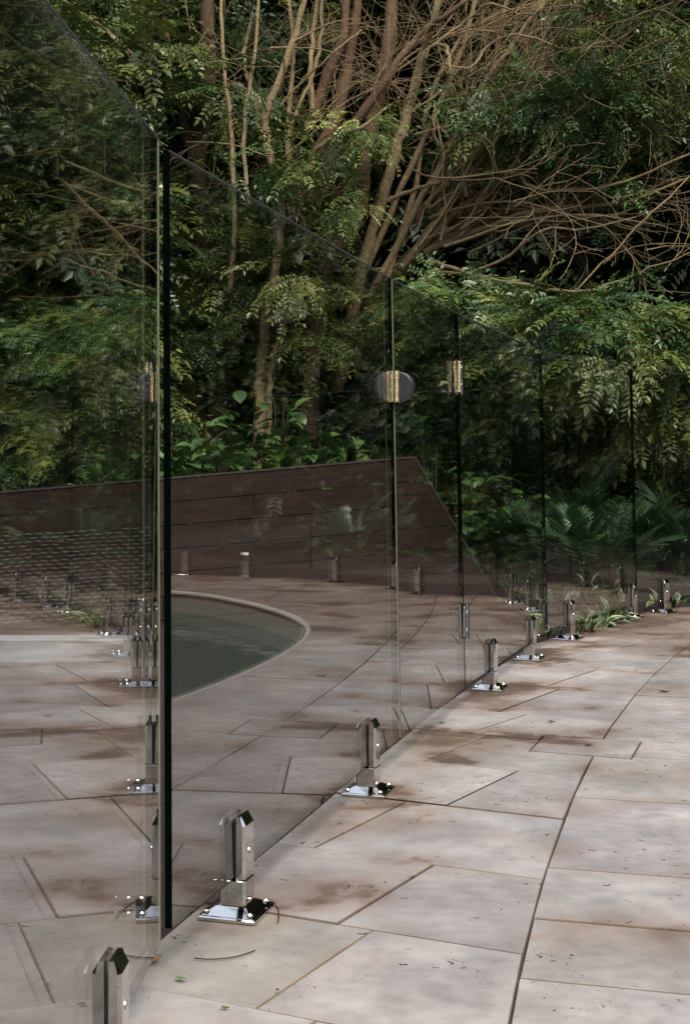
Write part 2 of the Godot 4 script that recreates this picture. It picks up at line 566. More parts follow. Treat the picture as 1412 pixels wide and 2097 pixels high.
func slab(poly: PackedVector2Array, parent: Node) -> void:
	var gap := rng.randf_range(0.0010, 0.0022)
	var lows := Geometry2D.offset_polygon(poly, -gap, Geometry2D.JOIN_MITER)
	if lows.is_empty():
		return
	var low: PackedVector2Array = lows[0]
	var area := 0.0
	for i in low.size():
		area += low[i].cross(low[(i + 1) % low.size()])
	if absf(area) < 0.006:
		return
	var tops := Geometry2D.offset_polygon(low, -0.0016, Geometry2D.JOIN_MITER)
	if tops.is_empty():
		return
	var top: PackedVector2Array = tops[0]
	var mid := Vector2.ZERO
	for p in top:
		mid += p / top.size()
	var lift := rng.randf_range(-0.0012, 0.0012)
	var tone := rng.randf_range(0.85, 1.06)
	var tint := Color(tone, tone * rng.randf_range(0.97, 1.005), tone * rng.randf_range(0.93, 1.01))
	var shift := Vector2(rng.randf(), rng.randf())
	var flip := 1.0 if rng.randf() < 0.5 else -1.0
	var st := begin()
	var grime := rng.randf_range(0.5, 0.85)
	var dirt := Color(grime, grime * 0.82, grime * 0.66)
	var put := func(p: Vector2, h: float, n: Vector3) -> void:
		st.set_color(tint if n == Vector3.UP else tint * dirt)
		st.set_normal(n)
		st.set_uv(Vector2((p.x + 1.0) / 8.0, (p.y - 0.6) / 8.0))
		st.set_uv2(p * Vector2(flip, 1.0) + shift)
		st.add_vertex(Vector3(p.x - mid.x, h, -(p.y - mid.y)))
	var idx := Geometry2D.triangulate_polygon(top)
	for k in range(0, idx.size(), 3):
		var a := top[idx[k]]
		var b := top[idx[k + 1]]
		var c := top[idx[k + 2]]
		if (b - a).cross(c - a) > 0.0:   # seen from above, clockwise
			var t := b
			b = c
			c = t
		for p in [a, b, c]:
			put.call(p, lift, Vector3.UP)
	var wall := func(r0: PackedVector2Array, h0: float, r1: PackedVector2Array, h1: float) -> void:
		if r0.size() != r1.size():
			return
		for i in r0.size():
			var j := (i + 1) % r0.size()
			var d := r0[j] - r0[i]
			var n2 := Vector2(d.y, -d.x).normalized()
			if n2.dot(r0[i] - mid) < 0.0:
				n2 = -n2
			var n := Vector3(n2.x, (0.7 if h1 - h0 < 0.01 else 0.0), -n2.y).normalized()
			var q := [[r0[i], h0], [r0[j], h0], [r1[j], h1], [r1[i], h1]]
			for t in [[0, 1, 2], [0, 2, 3]]:
				var pa := v3(q[t[0]][0], q[t[0]][1])
				var pb := v3(q[t[1]][0], q[t[1]][1])
				var pc := v3(q[t[2]][0], q[t[2]][1])
				var seq: Array = t
				if (pb - pa).cross(pc - pa).dot(n) > 0.0:
					seq = [t[0], t[2], t[1]]
				for k in seq:
					put.call(q[k][0], q[k][1], n)
	wall.call(low, lift - 0.0020, top, lift)
	wall.call(low, -0.04, low, lift - 0.0020)
	part("slab", st, M.stone, parent, Transform3D(Basis(), v3(mid, 0.0)))

func pool_basin() -> void:
	var basin := begin()
	for i in pool.size():
		var a := pool[i]
		var b := pool[(i + 1) % pool.size()]
		quad(basin, v3(a, -0.04), v3(b, -0.04), v3(b, -0.9), v3(a, -0.9), v3(Vector2(3.4, 4.2) - a))
	var idx := Geometry2D.triangulate_polygon(pool)
	var water := begin()
	for k in range(0, idx.size(), 3):
		tri(basin, v3(pool[idx[k]], -0.9), v3(pool[idx[k + 1]], -0.9), v3(pool[idx[k + 2]], -0.9), Vector3.UP)
		tri(water, v3(pool[idx[k]], -0.13), v3(pool[idx[k + 1]], -0.13), v3(pool[idx[k + 2]], -0.13), Vector3.UP)
	part("pool_basin", basin, M.tile, self).set_meta("kind", "structure")
	var lip := begin()
	for i in pool.size():
		var a := pool[i]
		var b := pool[(i + 1) % pool.size()]
		limb(lip, [v3(a, -0.008), v3(b, -0.008)], [0.014, 0.014], 8)
	part("pool_coping", lip, M.coping, self).set_meta("kind", "structure")
	part("pool_water", water, M.water, self).set_meta("kind", "structure")

# ---------------------------------------------------------------- the glass fence
func pane(a: Vector2, b: Vector2, lean_a: float, lean_b: float, called: String, label: String, category: String, low := GAP, extra_faces := true, bright := false, high := GAP + TALL) -> Node3D:
	var dir := (b - a).normalized()
	var out2 := Vector2(-dir.y, dir.x)   # away from the paving
	if out2.x > 0.0:
		out2 = -out2
	if absf(dir.x) > 0.9 or dir.y < 0.0:
		out2 = Vector2(-dir.y, dir.x)
	a += dir * 0.004
	b -= dir * 0.004
	var t := thing(called, label, category, v3((a + b) / 2.0), "panes of the glass pool fence")
	var org := v3((a + b) / 2.0)
	var off := v3(out2) * 0.012
	var la := Vector3(-lean_a * TALL, 0, 0)
	var lb := Vector3(-lean_b * TALL, 0, 0)
	var f := [v3(a, low) - org, v3(b, low) - org, v3(b, high) + lb - org, v3(a, high) + la - org]
	var st := begin()
	var n := -off.normalized()
	quad(st, f[0], f[1], f[2], f[3], n)
	quad(st, f[0] + off, f[1] + off, f[2] + off, f[3] + off, -n)
	if extra_faces:   # an extra face added to strengthen reflections, on the first pane behind as well
		quad(st, f[0] + off * 0.03, f[1] + off * 0.03, f[2] + off * 0.03, f[3] + off * 0.03, -n)
		if bright and lean_a == 0.0:
			quad(st, f[0] + off * 0.97, f[1] + off * 0.97, f[2] + off * 0.97, f[3] + off * 0.97, n)
	part("glass", st, M.glass, t)
	var d3 := v3(dir)
	var ends := [[0, 3, -d3, "edge", M.edge_dark], [1, 2, d3, "edge", M.edge_dark], [3, 2, Vector3.UP, "top_edge", M.edge_top], [0, 1, Vector3.DOWN, "bottom_edge", M.edge_dark]]
	for e in ends:
		var s := begin()
		quad(s, f[e[0]], f[e[1]], f[e[1]] + off, f[e[0]] + off, e[2])
		part(e[3], s, e[4], t)
	# far-edge arris; on bright panes its pale colour stands for light inside the glass
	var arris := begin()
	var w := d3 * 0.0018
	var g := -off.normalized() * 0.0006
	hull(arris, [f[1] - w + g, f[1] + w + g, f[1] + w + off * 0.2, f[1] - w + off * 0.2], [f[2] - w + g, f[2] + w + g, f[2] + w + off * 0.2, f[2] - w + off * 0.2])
	part("arris", arris, M.edge_lit if bright else M.edge_dark, t)
	var ridge := begin()
	var down := Vector3.DOWN * 0.0022
	hull(ridge, [f[3] + g, f[3] + g + down, f[3] + off * 0.15 + down, f[3] + off * 0.15], [f[2] + g, f[2] + g + down, f[2] + off * 0.15 + down, f[2] + off * 0.15])
	part("arris", ridge, M.edge_line, t)
	return t

var spigot0: Node3D
func make_spigot() -> Node3D:
	var t := thing("spigot", "", "glass clamp", Vector3.ZERO, "polished steel clamps of the glass fence")
	# local x runs across the glass, local z along it
	var st := begin()
	box(st, Vector3(-0.053, 0.0, -0.053), Vector3(0.053, 0.007, 0.053), 0.002)
	part("base_plate", st, M.chrome, t)
	st = begin()
	var lo := []
	var hi := []
	for c in [[-1, -1], [1, -1], [1, 1], [-1, 1]]:
		lo.append(Vector3(c[0] * 0.047, 0.0072, c[1] * 0.047))
		hi.append(Vector3(c[0] * 0.027, 0.019, c[1] * 0.027))
	hull(st, lo, hi)
	part("cover", st, M.chrome, t)
	st = begin()
	box(st, Vector3(-0.0245, 0.019, -0.0245), Vector3(0.0245, 0.066, 0.0245), 0.004)
	part("post", st, M.chrome, t)
	for s in [-1.0, 1.0]:
		st = begin()
		var e := 0.005
		var foot := [Vector3(s * 0.0085, 0.066, -0.0245), Vector3(s * (0.0245 - e), 0.066, -0.0245), Vector3(s * 0.0245, 0.066, -0.0245 + e), Vector3(s * 0.0245, 0.066, 0.0245 - e), Vector3(s * (0.0245 - e), 0.066, 0.0245), Vector3(s * 0.0085, 0.066, 0.0245)]
		var shoulder := []
		var head := []
		for p in foot:
			shoulder.append(Vector3(p.x, 0.158, p.z))
			head.append(Vector3(p.x if absf(p.x) < 0.01 else s * 0.0155, 0.174, p.z * 0.95))
		hull(st, foot, shoulder)
		hull(st, shoulder, head)
		part("jaw", st, M.chrome, t)
		st = begin()
		box(st, Vector3(s * 0.0068 - 0.0016, 0.062, -0.022), Vector3(s * 0.0068 + 0.0016, 0.1585, 0.022))
		part("gasket", st, M.gasket, t)
		st = begin()
		var turn := Transform3D(Basis(Vector3(0, 0, 1), -s * PI / 2), Vector3(s * 0.0246, 0.112, 0.0))
		lathe(st, [Vector2(0.006, -0.001), Vector2(0.006, 0.001), Vector2(0.004, 0.002), Vector2(0.0, 0.0022)], 10, turn)
		part("screw", st, M.chrome, t)
	for c in [[-1, -1], [1, -1], [1, 1], [-1, 1]]:
		st = begin()
		lathe(st, [Vector2(0.0058, 0.0), Vector2(0.0058, 0.003), Vector2(0.004, 0.0052), Vector2(0.0, 0.0058)], 8, Transform3D(Basis(), Vector3(c[0] * 0.04, 0.0102, c[1] * 0.04)))
		part("bolt", st, M.chrome, t)
	return t

func put_spigot(p: Vector2, dir: Vector2, label: String) -> void:
	var o := spigot0
	if spigot0.get_meta("label") != "":
		o = spigot0.duplicate()
		o.name = numbered("spigot")
		add_child(o)
	o.set_meta("label", label)
	o.position = v3(p, 0.0008)
	o.rotation.y = -atan2(dir.x, dir.y)

func on_fence(i: int, share: float) -> Vector2:
	var d := (fence[i + 1] - fence[i]).normalized()
	return fence[i].lerp(fence[i + 1], share) + Vector2(-d.y, d.x) * 0.006

var gate: Node3D
func glass_fence() -> void:
	var leans := [0.0, 0.002, 0.003, 0.018, 0.021, 0.0225, 0.0225, 0.02, 0.0, 0.0, 0.0, 0.0]
	var names := {
		0: "clear glass pane nearest the camera, cut off by the left edge of the photo",
		2: "tall glass pane with a black near edge, second from the left",
		3: "narrow glass gate between the latch and the two hinges",
		4: "clear glass pane just beyond the gate hinges",
		5: "clear glass pane over the variegated plants, between two black edges",
		6: "last glass pane visible on the right, beyond the variegated plants",
		7: "glass pane at the far end of the pool, its reflection showing above the wall",
		8: "glass pane behind the deep end of the pool, seen only as a reflection",
		9: "glass pane at the back right corner of the pool, out of view",
		10: "glass pane on the far right side of the pool, out of view",
	}
	for i in names:
		var sheet := pane(fence[i], fence[i + 1], leans[i], leans[i + 1], "glass_gate" if i == 3 else "glass_screen", names[i], "gate" if i == 3 else "glass panel", GAP - (0.005 if i == 3 else 0.0), i < 7, i == 0 or i == 2)
		if i == 3:
			gate = sheet
	spigot0 = make_spigot()
	spigot0.set_meta("label", "")
	var spots := [
		[0, 235, 2140, "nearest steel clamp, cut off by the bottom edge of the photo"],
		[2, 491, 1870, "large steel clamp nearest the black glass edge, a twig by its base plate"],
		[2, 760, 1623, "steel clamp at the far bottom corner of the second pane, ringed by brown stain and painted contact shade"],
		[4, 1003, 1411, "steel clamp just right of the lower gate hinge"],
		[4, 1087, 1350, "steel clamp standing left of the green clump at the paving edge"],
		[5, 1160, 1309, "steel clamp with the variegated plants directly on its right"],
		[5, 1285, 1266, "steel clamp at the right end of the variegated plants"],
		[6, 1337, 1253, "last steel clamp at the right end of the visible fence"],
	]
	for s in spots:
		var a := fence[s[0]]
		var b := fence[s[0] + 1]
		var want := gp(s[1], s[2])
		if s[0] == 0:
			want = Vector2(-0.293, 1.62)
		var near := Geometry2D.get_closest_point_to_segment(want, a, b)
		var d := (b - a).normalized()
		put_spigot(near + Vector2(-d.y, d.x) * 0.006, d, s[3])
	for s in [[6, 0.63, "steel clamp on the pane right of the last visible one, seen in reflection"], [7, 0.3, "left steel clamp at the far end of the pool"], [7, 0.78, "right steel clamp at the far end of the pool"], [8, 0.36, "left steel clamp behind the deep end of the pool"], [8, 0.72, "right steel clamp behind the deep end of the pool"], [9, 0.3, "left steel clamp at the back right corner of the pool"], [9, 0.75, "right steel clamp at the back right corner of the pool"]]:
		put_spigot(on_fence(s[0], s[1]), (fence[s[0] + 1] - fence[s[0]]).normalized(), s[2])
	latch()
	hinge(772, "upper gate hinge, level with the round latch")
	hinge(1272, "lower gate hinge, low down above the paving")

func latch() -> void:
	var p := fence[3]
	var d := (fence[4] - fence[2]).normalized()
	var c := at(811, 792, p.y)
	c.z = -p.y
	var t := thing("gate_latch", "round two-part gate latch at the joint between the second pane and the gate", "latch", c, "", -atan2(d.x, d.y))
	# local x across the glass (+x towards the paving), local z against the run of the fence
	for s in [-1.0, 1.0]:
		var st := begin()
		var x0: float = 0.0015 if s > 0 else -0.0115
		box(st, Vector3(x0, -0.040, -0.020), Vector3(x0 + 0.010, 0.040, 0.024), 0.002)
		part("clamp_block", st, M.leaf_tinted_chrome, t)
		st = begin()
		var rings := []
		for e in [[0.017, 0.90], [0.013, 1.0], [-0.013, 1.0], [-0.017, 0.90]]:
			var ring := []
			for a in 15:
				var ang := -PI / 2 + PI * a / 14.0
				ring.append(Vector3(s * (0.0115 + 0.036 * e[1] * cos(ang)), 0.038 * e[1] * sin(ang), e[0]))
			rings.append(ring)
		for k in 3:
			hull(st, rings[k], rings[k + 1], k != 1)
		part("round_cap", st, M.dark_metal, t)

func hinge(y: float, label: String) -> void:
	var p := fence[4]
	var d := (fence[5] - fence[3]).normalized()
	var lean := 0.021 * (HORIZON - y) * 0.0016
	var c := at(941, y, p.y) + Vector3(-lean, 0, 0)
	var t := Node3D.new()
	t.name = "hinge"
	gate.add_child(t, true)
	t.position = Vector3(p.x - 0.021 * (c.y - GAP), c.y, -p.y) - gate.position
	t.rotation.y = -atan2(d.x, d.y)
	t.set_meta("label", label)
	for s in [-1.0, 1.0]:
		for e in [-1.0, 1.0]:
			var st := begin()
			var x0: float = 0.0012 if s > 0 else -0.0272
			var z0 := 0.003 if e > 0 else -0.025
			box(st, Vector3(x0, -0.050, z0), Vector3(x0 + 0.011, 0.050, z0 + 0.022), 0.002)
			part("hinge_leaf", st, M.leaf_tinted_chrome if c.y > 0.8 else M.chrome, t)
			for h in [-0.028, 0.028]:
				st = begin()
				lathe(st, [Vector2(0.0065, 0.0), Vector2(0.0065, 0.0025), Vector2(0.0, 0.0035)], 8, Transform3D(Basis(Vector3(0, 0, 1), -s * PI / 2), Vector3(x0 + (0.011 if s > 0 else 0.0), h, z0 + 0.011)))
				part("screw", st, M.chrome, t)
	var b := begin()
	lathe(b, [Vector2(0.0, -0.057), Vector2(0.0075, -0.056), Vector2(0.0075, 0.056), Vector2(0.0, 0.057)], 12, Transform3D(Basis(), Vector3(0.010, 0, 0)))
	part("barrel", b, M.chrome, t)

# ---------------------------------------------------------------- the timber wall in the garden
func garden_wall() -> void:
	var z := 6.44
	var org := Vector3(0.0, 0.0, -z)
	var t := thing("garden_wall", "low wall of dark red brown boards with a sloping right end, behind the glass", "wall", org)
	var left_x := -3.2
	var top := func(x: float) -> float:
		return 0.785 + 0.085 * x
	var tip := 0.345   # where the slope of the right end begins
	var foot := 0.834
	var end_x := func(h: float) -> float:   # along the sloping end
		return lerpf(foot, tip, clampf(h / 0.814, 0, 1))
	var rows := 8
	for r in rows:
		var hi := 0.117 * r
		var lo := 0.117 * (r + 1) - 0.005
		# right ends where this board meets the slope
		var xa := 0.0
		var xb := 0.0
		for pass_no in 2:
			var drop := hi if pass_no == 0 else lo
			var x := tip
			for k in 30:
				x = end_x.call(maxf(0.0, top.call(x) - drop))
			if pass_no == 0:
				xa = x
			else:
				xb = x
		var cuts := [left_x, -1.35 + 0.45 * ((r * 2) % 3)]
		for c in cuts.size():
			var x0: float = cuts[c] + (0.0015 if c > 0 else 0.0)
			var last := c == cuts.size() - 1
			var x1: float = xa if last else cuts[c + 1] - 0.0015
			var x2: float = xb if last else cuts[c + 1] - 0.0015
			var h00 := maxf(-0.08, top.call(x0) - lo)
			var h01 := maxf(-0.08, top.call(x2) - lo)
			var h10 := maxf(-0.078, top.call(x0) - hi)
			var h11 := maxf(-0.078, top.call(x1) - hi)
			if h10 < -0.07 and h11 < -0.07:
				continue
			var st := begin()
			var push := rng.randf_range(-0.002, 0.002)
			var face := [Vector3(x0, h00, 0.02 + push), Vector3(x2, h01, 0.02 + push), Vector3(x1, h11, 0.02 + push), Vector3(x0, h10, 0.02 + push)]
			var back := []
			for p in face:
				back.append(Vector3(p.x, p.y, -0.02))
			hull(st, face, back)
			part("board", st, M.board, t)
	for x in [-2.6, -1.5, -0.5, 0.28]:
		var st := begin()
		box(st, Vector3(x - 0.04, -0.1, -0.105), Vector3(x + 0.04, top.call(x - 0.04) - 0.02, -0.022))
		part("post", st, M.board, t)
	var cap := begin()
	var a0 := Vector3(left_x, top.call(left_x), 0)
	var a1 := Vector3(tip, top.call(tip), 0)
	var a2 := Vector3(foot, -0.03, 0)
	for seg in [[a0, a1], [a1, a2]]:
		var p: Vector3 = seg[0]
		var q: Vector3 = seg[1]
		var up := Vector3(-(q - p).y, (q - p).x, 0).normalized() * 0.009
		hull(cap, [p + Vector3(0, 0, 0.026), q + Vector3(0, 0, 0.026), q + up + Vector3(0, 0, 0.026), p + up + Vector3(0, 0, 0.026)], [p + Vector3(0, 0, -0.026), q + Vector3(0, 0, -0.026), q + up + Vector3(0, 0, -0.026), p + up + Vector3(0, 0, -0.026)])
	part("capping", cap, M.board_cap, t)

func woven_screen() -> void:
	var z := 5.6
	var c := at(118, 1180, z)
	var t := thing("woven_screen", "low woven cane screen leaning in front of the wall, seen through the left pane", "screen", Vector3(c.x, 0.0, -z))
	var w := 0.42
	var h0 := 0.09
	var h1 := 0.475
	var st := begin()
	var row := 0
	var y := h0
	while y < h1:
		for i in 18:
			var x := -w + i * (2.0 * w / 18.0) + (0.023 if row % 2 else 0.0)
			if rng.randf() < 0.13:
				continue
			var pts := []
			for k in 4:
				pts.append(Vector3(x + k * 0.0095, y + 0.0015 * sin(k * 1.0 + i) + rng.randfn(0, 0.001) + 0.05 * (x + w) / (2 * w), 0.004 + 0.007 * sin(PI * k / 3.0)))
			limb(st, pts, [0.0022, 0.003, 0.003, 0.0022], 5)
		y += 0.017
		row += 1
	var weave := part("weave", st, M.cane, t)
	weave.set_meta("kind", "stuff")
	for i in 19:
		st = begin()
		var x := -w + i * (2.0 * w / 18.0)
		limb(st, [Vector3(x, -0.05, 0), Vector3(x, h1 + 0.01 + 0.05 * (x + w) / (2 * w), 0)], [0.0035, 0.0035], 6)
		part("stake", st, M.board, t)
	var b := thing("kerb_block", "long pale concrete block lying in front of the woven screen", "concrete block", Vector3(c.x + 0.02, 0.0, -5.42))
	st = begin()
	box(st, Vector3(-0.44, -0.06, -0.07), Vector3(0.33, 0.06, 0.05), 0.008)
	part("block", st, M.pale, b)

# ---------------------------------------------------------------- plants
func leaf_tris(st: SurfaceTool, base: Vector3, dir: Vector3, up: Vector3, length: float, width: float, fold := 0.18, tint := Color.WHITE) -> void:
	var side := dir.cross(up).normalized()
	var n := side.cross(dir).normalized()
	var l := base + dir * length * 0.45 + side * width * 0.5 + n * width * fold
	var r := base + dir * length * 0.45 - side * width * 0.5 + n * width * fold
	var m := base + dir * length * 0.5
	var tip := base + dir * length - n * length * 0.08
	var nl := (n - side * fold * 1.6).normalized()
	var nr := (n + side * fold * 1.6).normalized()
	st.set_color(tint)
	tri(st, base, l, m, nl)
	tri(st, m, l, tip, nl)
	tri(st, base, m, r, nr)
	tri(st, m, tip, r, nr)

func twig_mesh(sprays: int, leaflet: float, slim: float, seed_no: int) -> ArrayMesh:   # a leafy shoot along +x, about half a metre
	var r := RandomNumberGenerator.new()
	r.seed = seed_no
	var st := begin()
	var stem := []
	var radii := []
	for i in 5:
		stem.append(Vector3(i * 0.085, -0.012 * i * i * 0.35, r.randfn(0, 0.006)))
		radii.append(0.0035 - i * 0.0005)
	st.set_color(Color(1.5, 1.1, 0.9))
	limb(st, stem, radii, 4)
	for s in sprays:
		var k := float(s) / maxf(1.0, sprays - 1.0)
		var p: Vector3 = stem[0].lerp(stem[4], 0.15 + 0.85 * k)
		p.y = -0.012 * pow(4.0 * (0.15 + 0.85 * k), 2) * 0.35
		var side := 1.0 if s % 2 else -1.0
		var dir := Vector3(0.8, r.randf_range(-0.35, 0.25), side * r.randf_range(0.5, 1.1)).normalized() if s < sprays - 1 else Vector3(1, -0.2, 0).normalized()
		var up := Vector3(r.randfn(0, 0.25), 1, r.randfn(0, 0.25)).normalized()
		var len := r.randf_range(0.13, 0.2)
		var pairs := 4
		var cross := dir.cross(up).normalized()
		for q in pairs:
			var b := p + dir * len * (0.2 + 0.75 * q / pairs) - Vector3(0, 0.02 * q * q * 0.25, 0)
			for e in [-1.0, 1.0]:
				var ld: Vector3 = (dir * 0.55 + cross * e + Vector3(0, r.randf_range(-0.35, 0.05), 0)).normalized()
				var t := r.randf_range(0.75, 1.2)
				leaf_tris(st, b, ld, up, leaflet * r.randf_range(0.8, 1.2), leaflet * slim, 0.15, Color(t, t, t))
		leaf_tris(st, p + dir * len, (dir + Vector3(0, -0.25, 0)).normalized(), up, leaflet * 1.15, leaflet * slim * 1.1, 0.15)
	return st.commit()

var twigs := []
var back_twigs := []

func crown(parent: Node3D, clumps: Array, shades: Array, meshes: Array, mat: Material, scale_lo: float, scale_hi: float, droop := 0.25) -> void:
	# clumps: [centre, radii, number]; leafy shoots fill each clump, thicker towards its outside
	var lists := []
	for m in meshes:
		lists.append([])
	for c in clumps:
		var shade_bias := rng.randf()
		for i in int(c[2]):
			var d := Vector3(rng.randfn(0, 1), rng.randfn(0, 1), rng.randfn(0, 1)).normalized()
			var q := pow(rng.randf(), 0.45)
			var p: Vector3 = c[0] + d * c[1] * q
			var out := (d * 0.7 + Vector3(rng.randfn(0, 0.6), rng.randfn(0, 0.35) - droop, rng.randfn(0, 0.6))).normalized()
			var up := (Vector3(rng.randfn(0, 0.35), 1.0, rng.randfn(0, 0.35) + 0.25)).normalized()
			var zax := out.cross(up).normalized()
			var yax := zax.cross(out).normalized()
			var s := rng.randf_range(scale_lo, scale_hi)
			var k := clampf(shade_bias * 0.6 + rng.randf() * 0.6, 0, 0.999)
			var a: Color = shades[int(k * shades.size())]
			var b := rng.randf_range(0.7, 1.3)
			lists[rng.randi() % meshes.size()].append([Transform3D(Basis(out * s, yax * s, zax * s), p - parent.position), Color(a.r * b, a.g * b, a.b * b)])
	for k in meshes.size():
		if lists[k].is_empty():
			continue
		var mm := MultiMesh.new()
		mm.transform_format = MultiMesh.TRANSFORM_3D
		mm.use_colors = true
		mm.mesh = meshes[k]
		mm.instance_count = lists[k].size()
		for i in lists[k].size():
			mm.set_instance_transform(i, lists[k][i][0])
			mm.set_instance_color(i, lists[k][i][1])
		var o := MultiMeshInstance3D.new()
		o.name = "crown"
		o.multimesh = mm
		o.material_override = mat
		o.set_meta("kind", "stuff")
		parent.add_child(o, true)

func stem_px(st: SurfaceTool, path: Array, z0: float, z1: float, org: Vector3, sides := 8) -> Array:
	# a limb through photograph points (x, y, width in pixels), from distance z0 at its foot to z1 at its tip
	var pts := []
	var rad := []
	var n := path.size()
	for i in n:
		var z := lerpf(z0, z1, float(i) / (n - 1)) + (0.0 if i == 0 else rng.randfn(0, 0.06))
		pts.append(at(path[i][0], path[i][1], z))
		rad.append(path[i][2] * 0.5 * z / FOC)
	var fine := curve(pts, 4)
	var fr := []
	for i in fine.size():
		var k := float(i) / 4.0
		var a := mini(int(k), n - 1)
		var b := mini(a + 1, n - 1)
		fr.append(lerpf(rad[a], rad[b], k - a) * (1.0 + 0.08 * sin(i * 2.3)))
		if i > 0 and i < fine.size() - 1:
			fine[i] += Vector3(rng.randfn(0, 0.006), rng.randfn(0, 0.006), rng.randfn(0, 0.006))
	limb(st, fine, fr, sides, org)
	return fine

func wander(st: SurfaceTool, p: Vector3, d: Vector3, length: float, r0: float, org: Vector3, level: int, tips: Array, lift := 0.05) -> void:
	var n := 7
	var pts := [p]
	var rad := [r0]
	var dir := d.normalized()
	var bend := Vector3(rng.randfn(0, 0.16), rng.randfn(0, 0.14) + lift, rng.randfn(0, 0.12))
	for i in n:
		dir = (dir + bend * 0.6 + Vector3(rng.randfn(0, 0.13), rng.randfn(0, 0.13), rng.randfn(0, 0.10))).normalized()
		p += dir * length / n
		pts.append(p)
		rad.append(maxf(0.0022, r0 * (1.0 - 0.8 * (i + 1) / n)))
		if level > 0 and i > 0 and rng.randf() < 0.62:
			var e := (dir + Vector3(rng.randfn(0, 0.55), rng.randfn(0, 0.5), rng.randfn(0, 0.4))).normalized()
			wander(st, p, e, length * rng.randf_range(0.35, 0.65), rad[-1] * 0.65, org, level - 1, tips, lift)
	tips.append(p)
	limb(st, pts, rad, 5 if r0 > 0.008 else 4, org)

func tree(called: String, label: String, foot: Vector3, category := "tree") -> Node3D:
	return thing(called, label, category, foot, "trees behind the fence")

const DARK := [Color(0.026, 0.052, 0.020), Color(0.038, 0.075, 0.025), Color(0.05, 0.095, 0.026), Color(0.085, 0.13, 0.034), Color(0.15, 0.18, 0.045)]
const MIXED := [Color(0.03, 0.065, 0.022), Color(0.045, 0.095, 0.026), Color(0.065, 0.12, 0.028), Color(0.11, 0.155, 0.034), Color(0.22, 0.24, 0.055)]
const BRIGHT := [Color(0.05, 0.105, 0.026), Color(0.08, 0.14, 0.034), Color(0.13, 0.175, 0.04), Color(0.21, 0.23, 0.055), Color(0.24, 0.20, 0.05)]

func blob(x: float, y: float, z: float, rx: float, ry: float, rz: float, n: int) -> Array:   # clump from photograph position and pixel radii
	return [at(x, y, z), Vector3(rx * z / FOC, ry * z / FOC, rz), n]

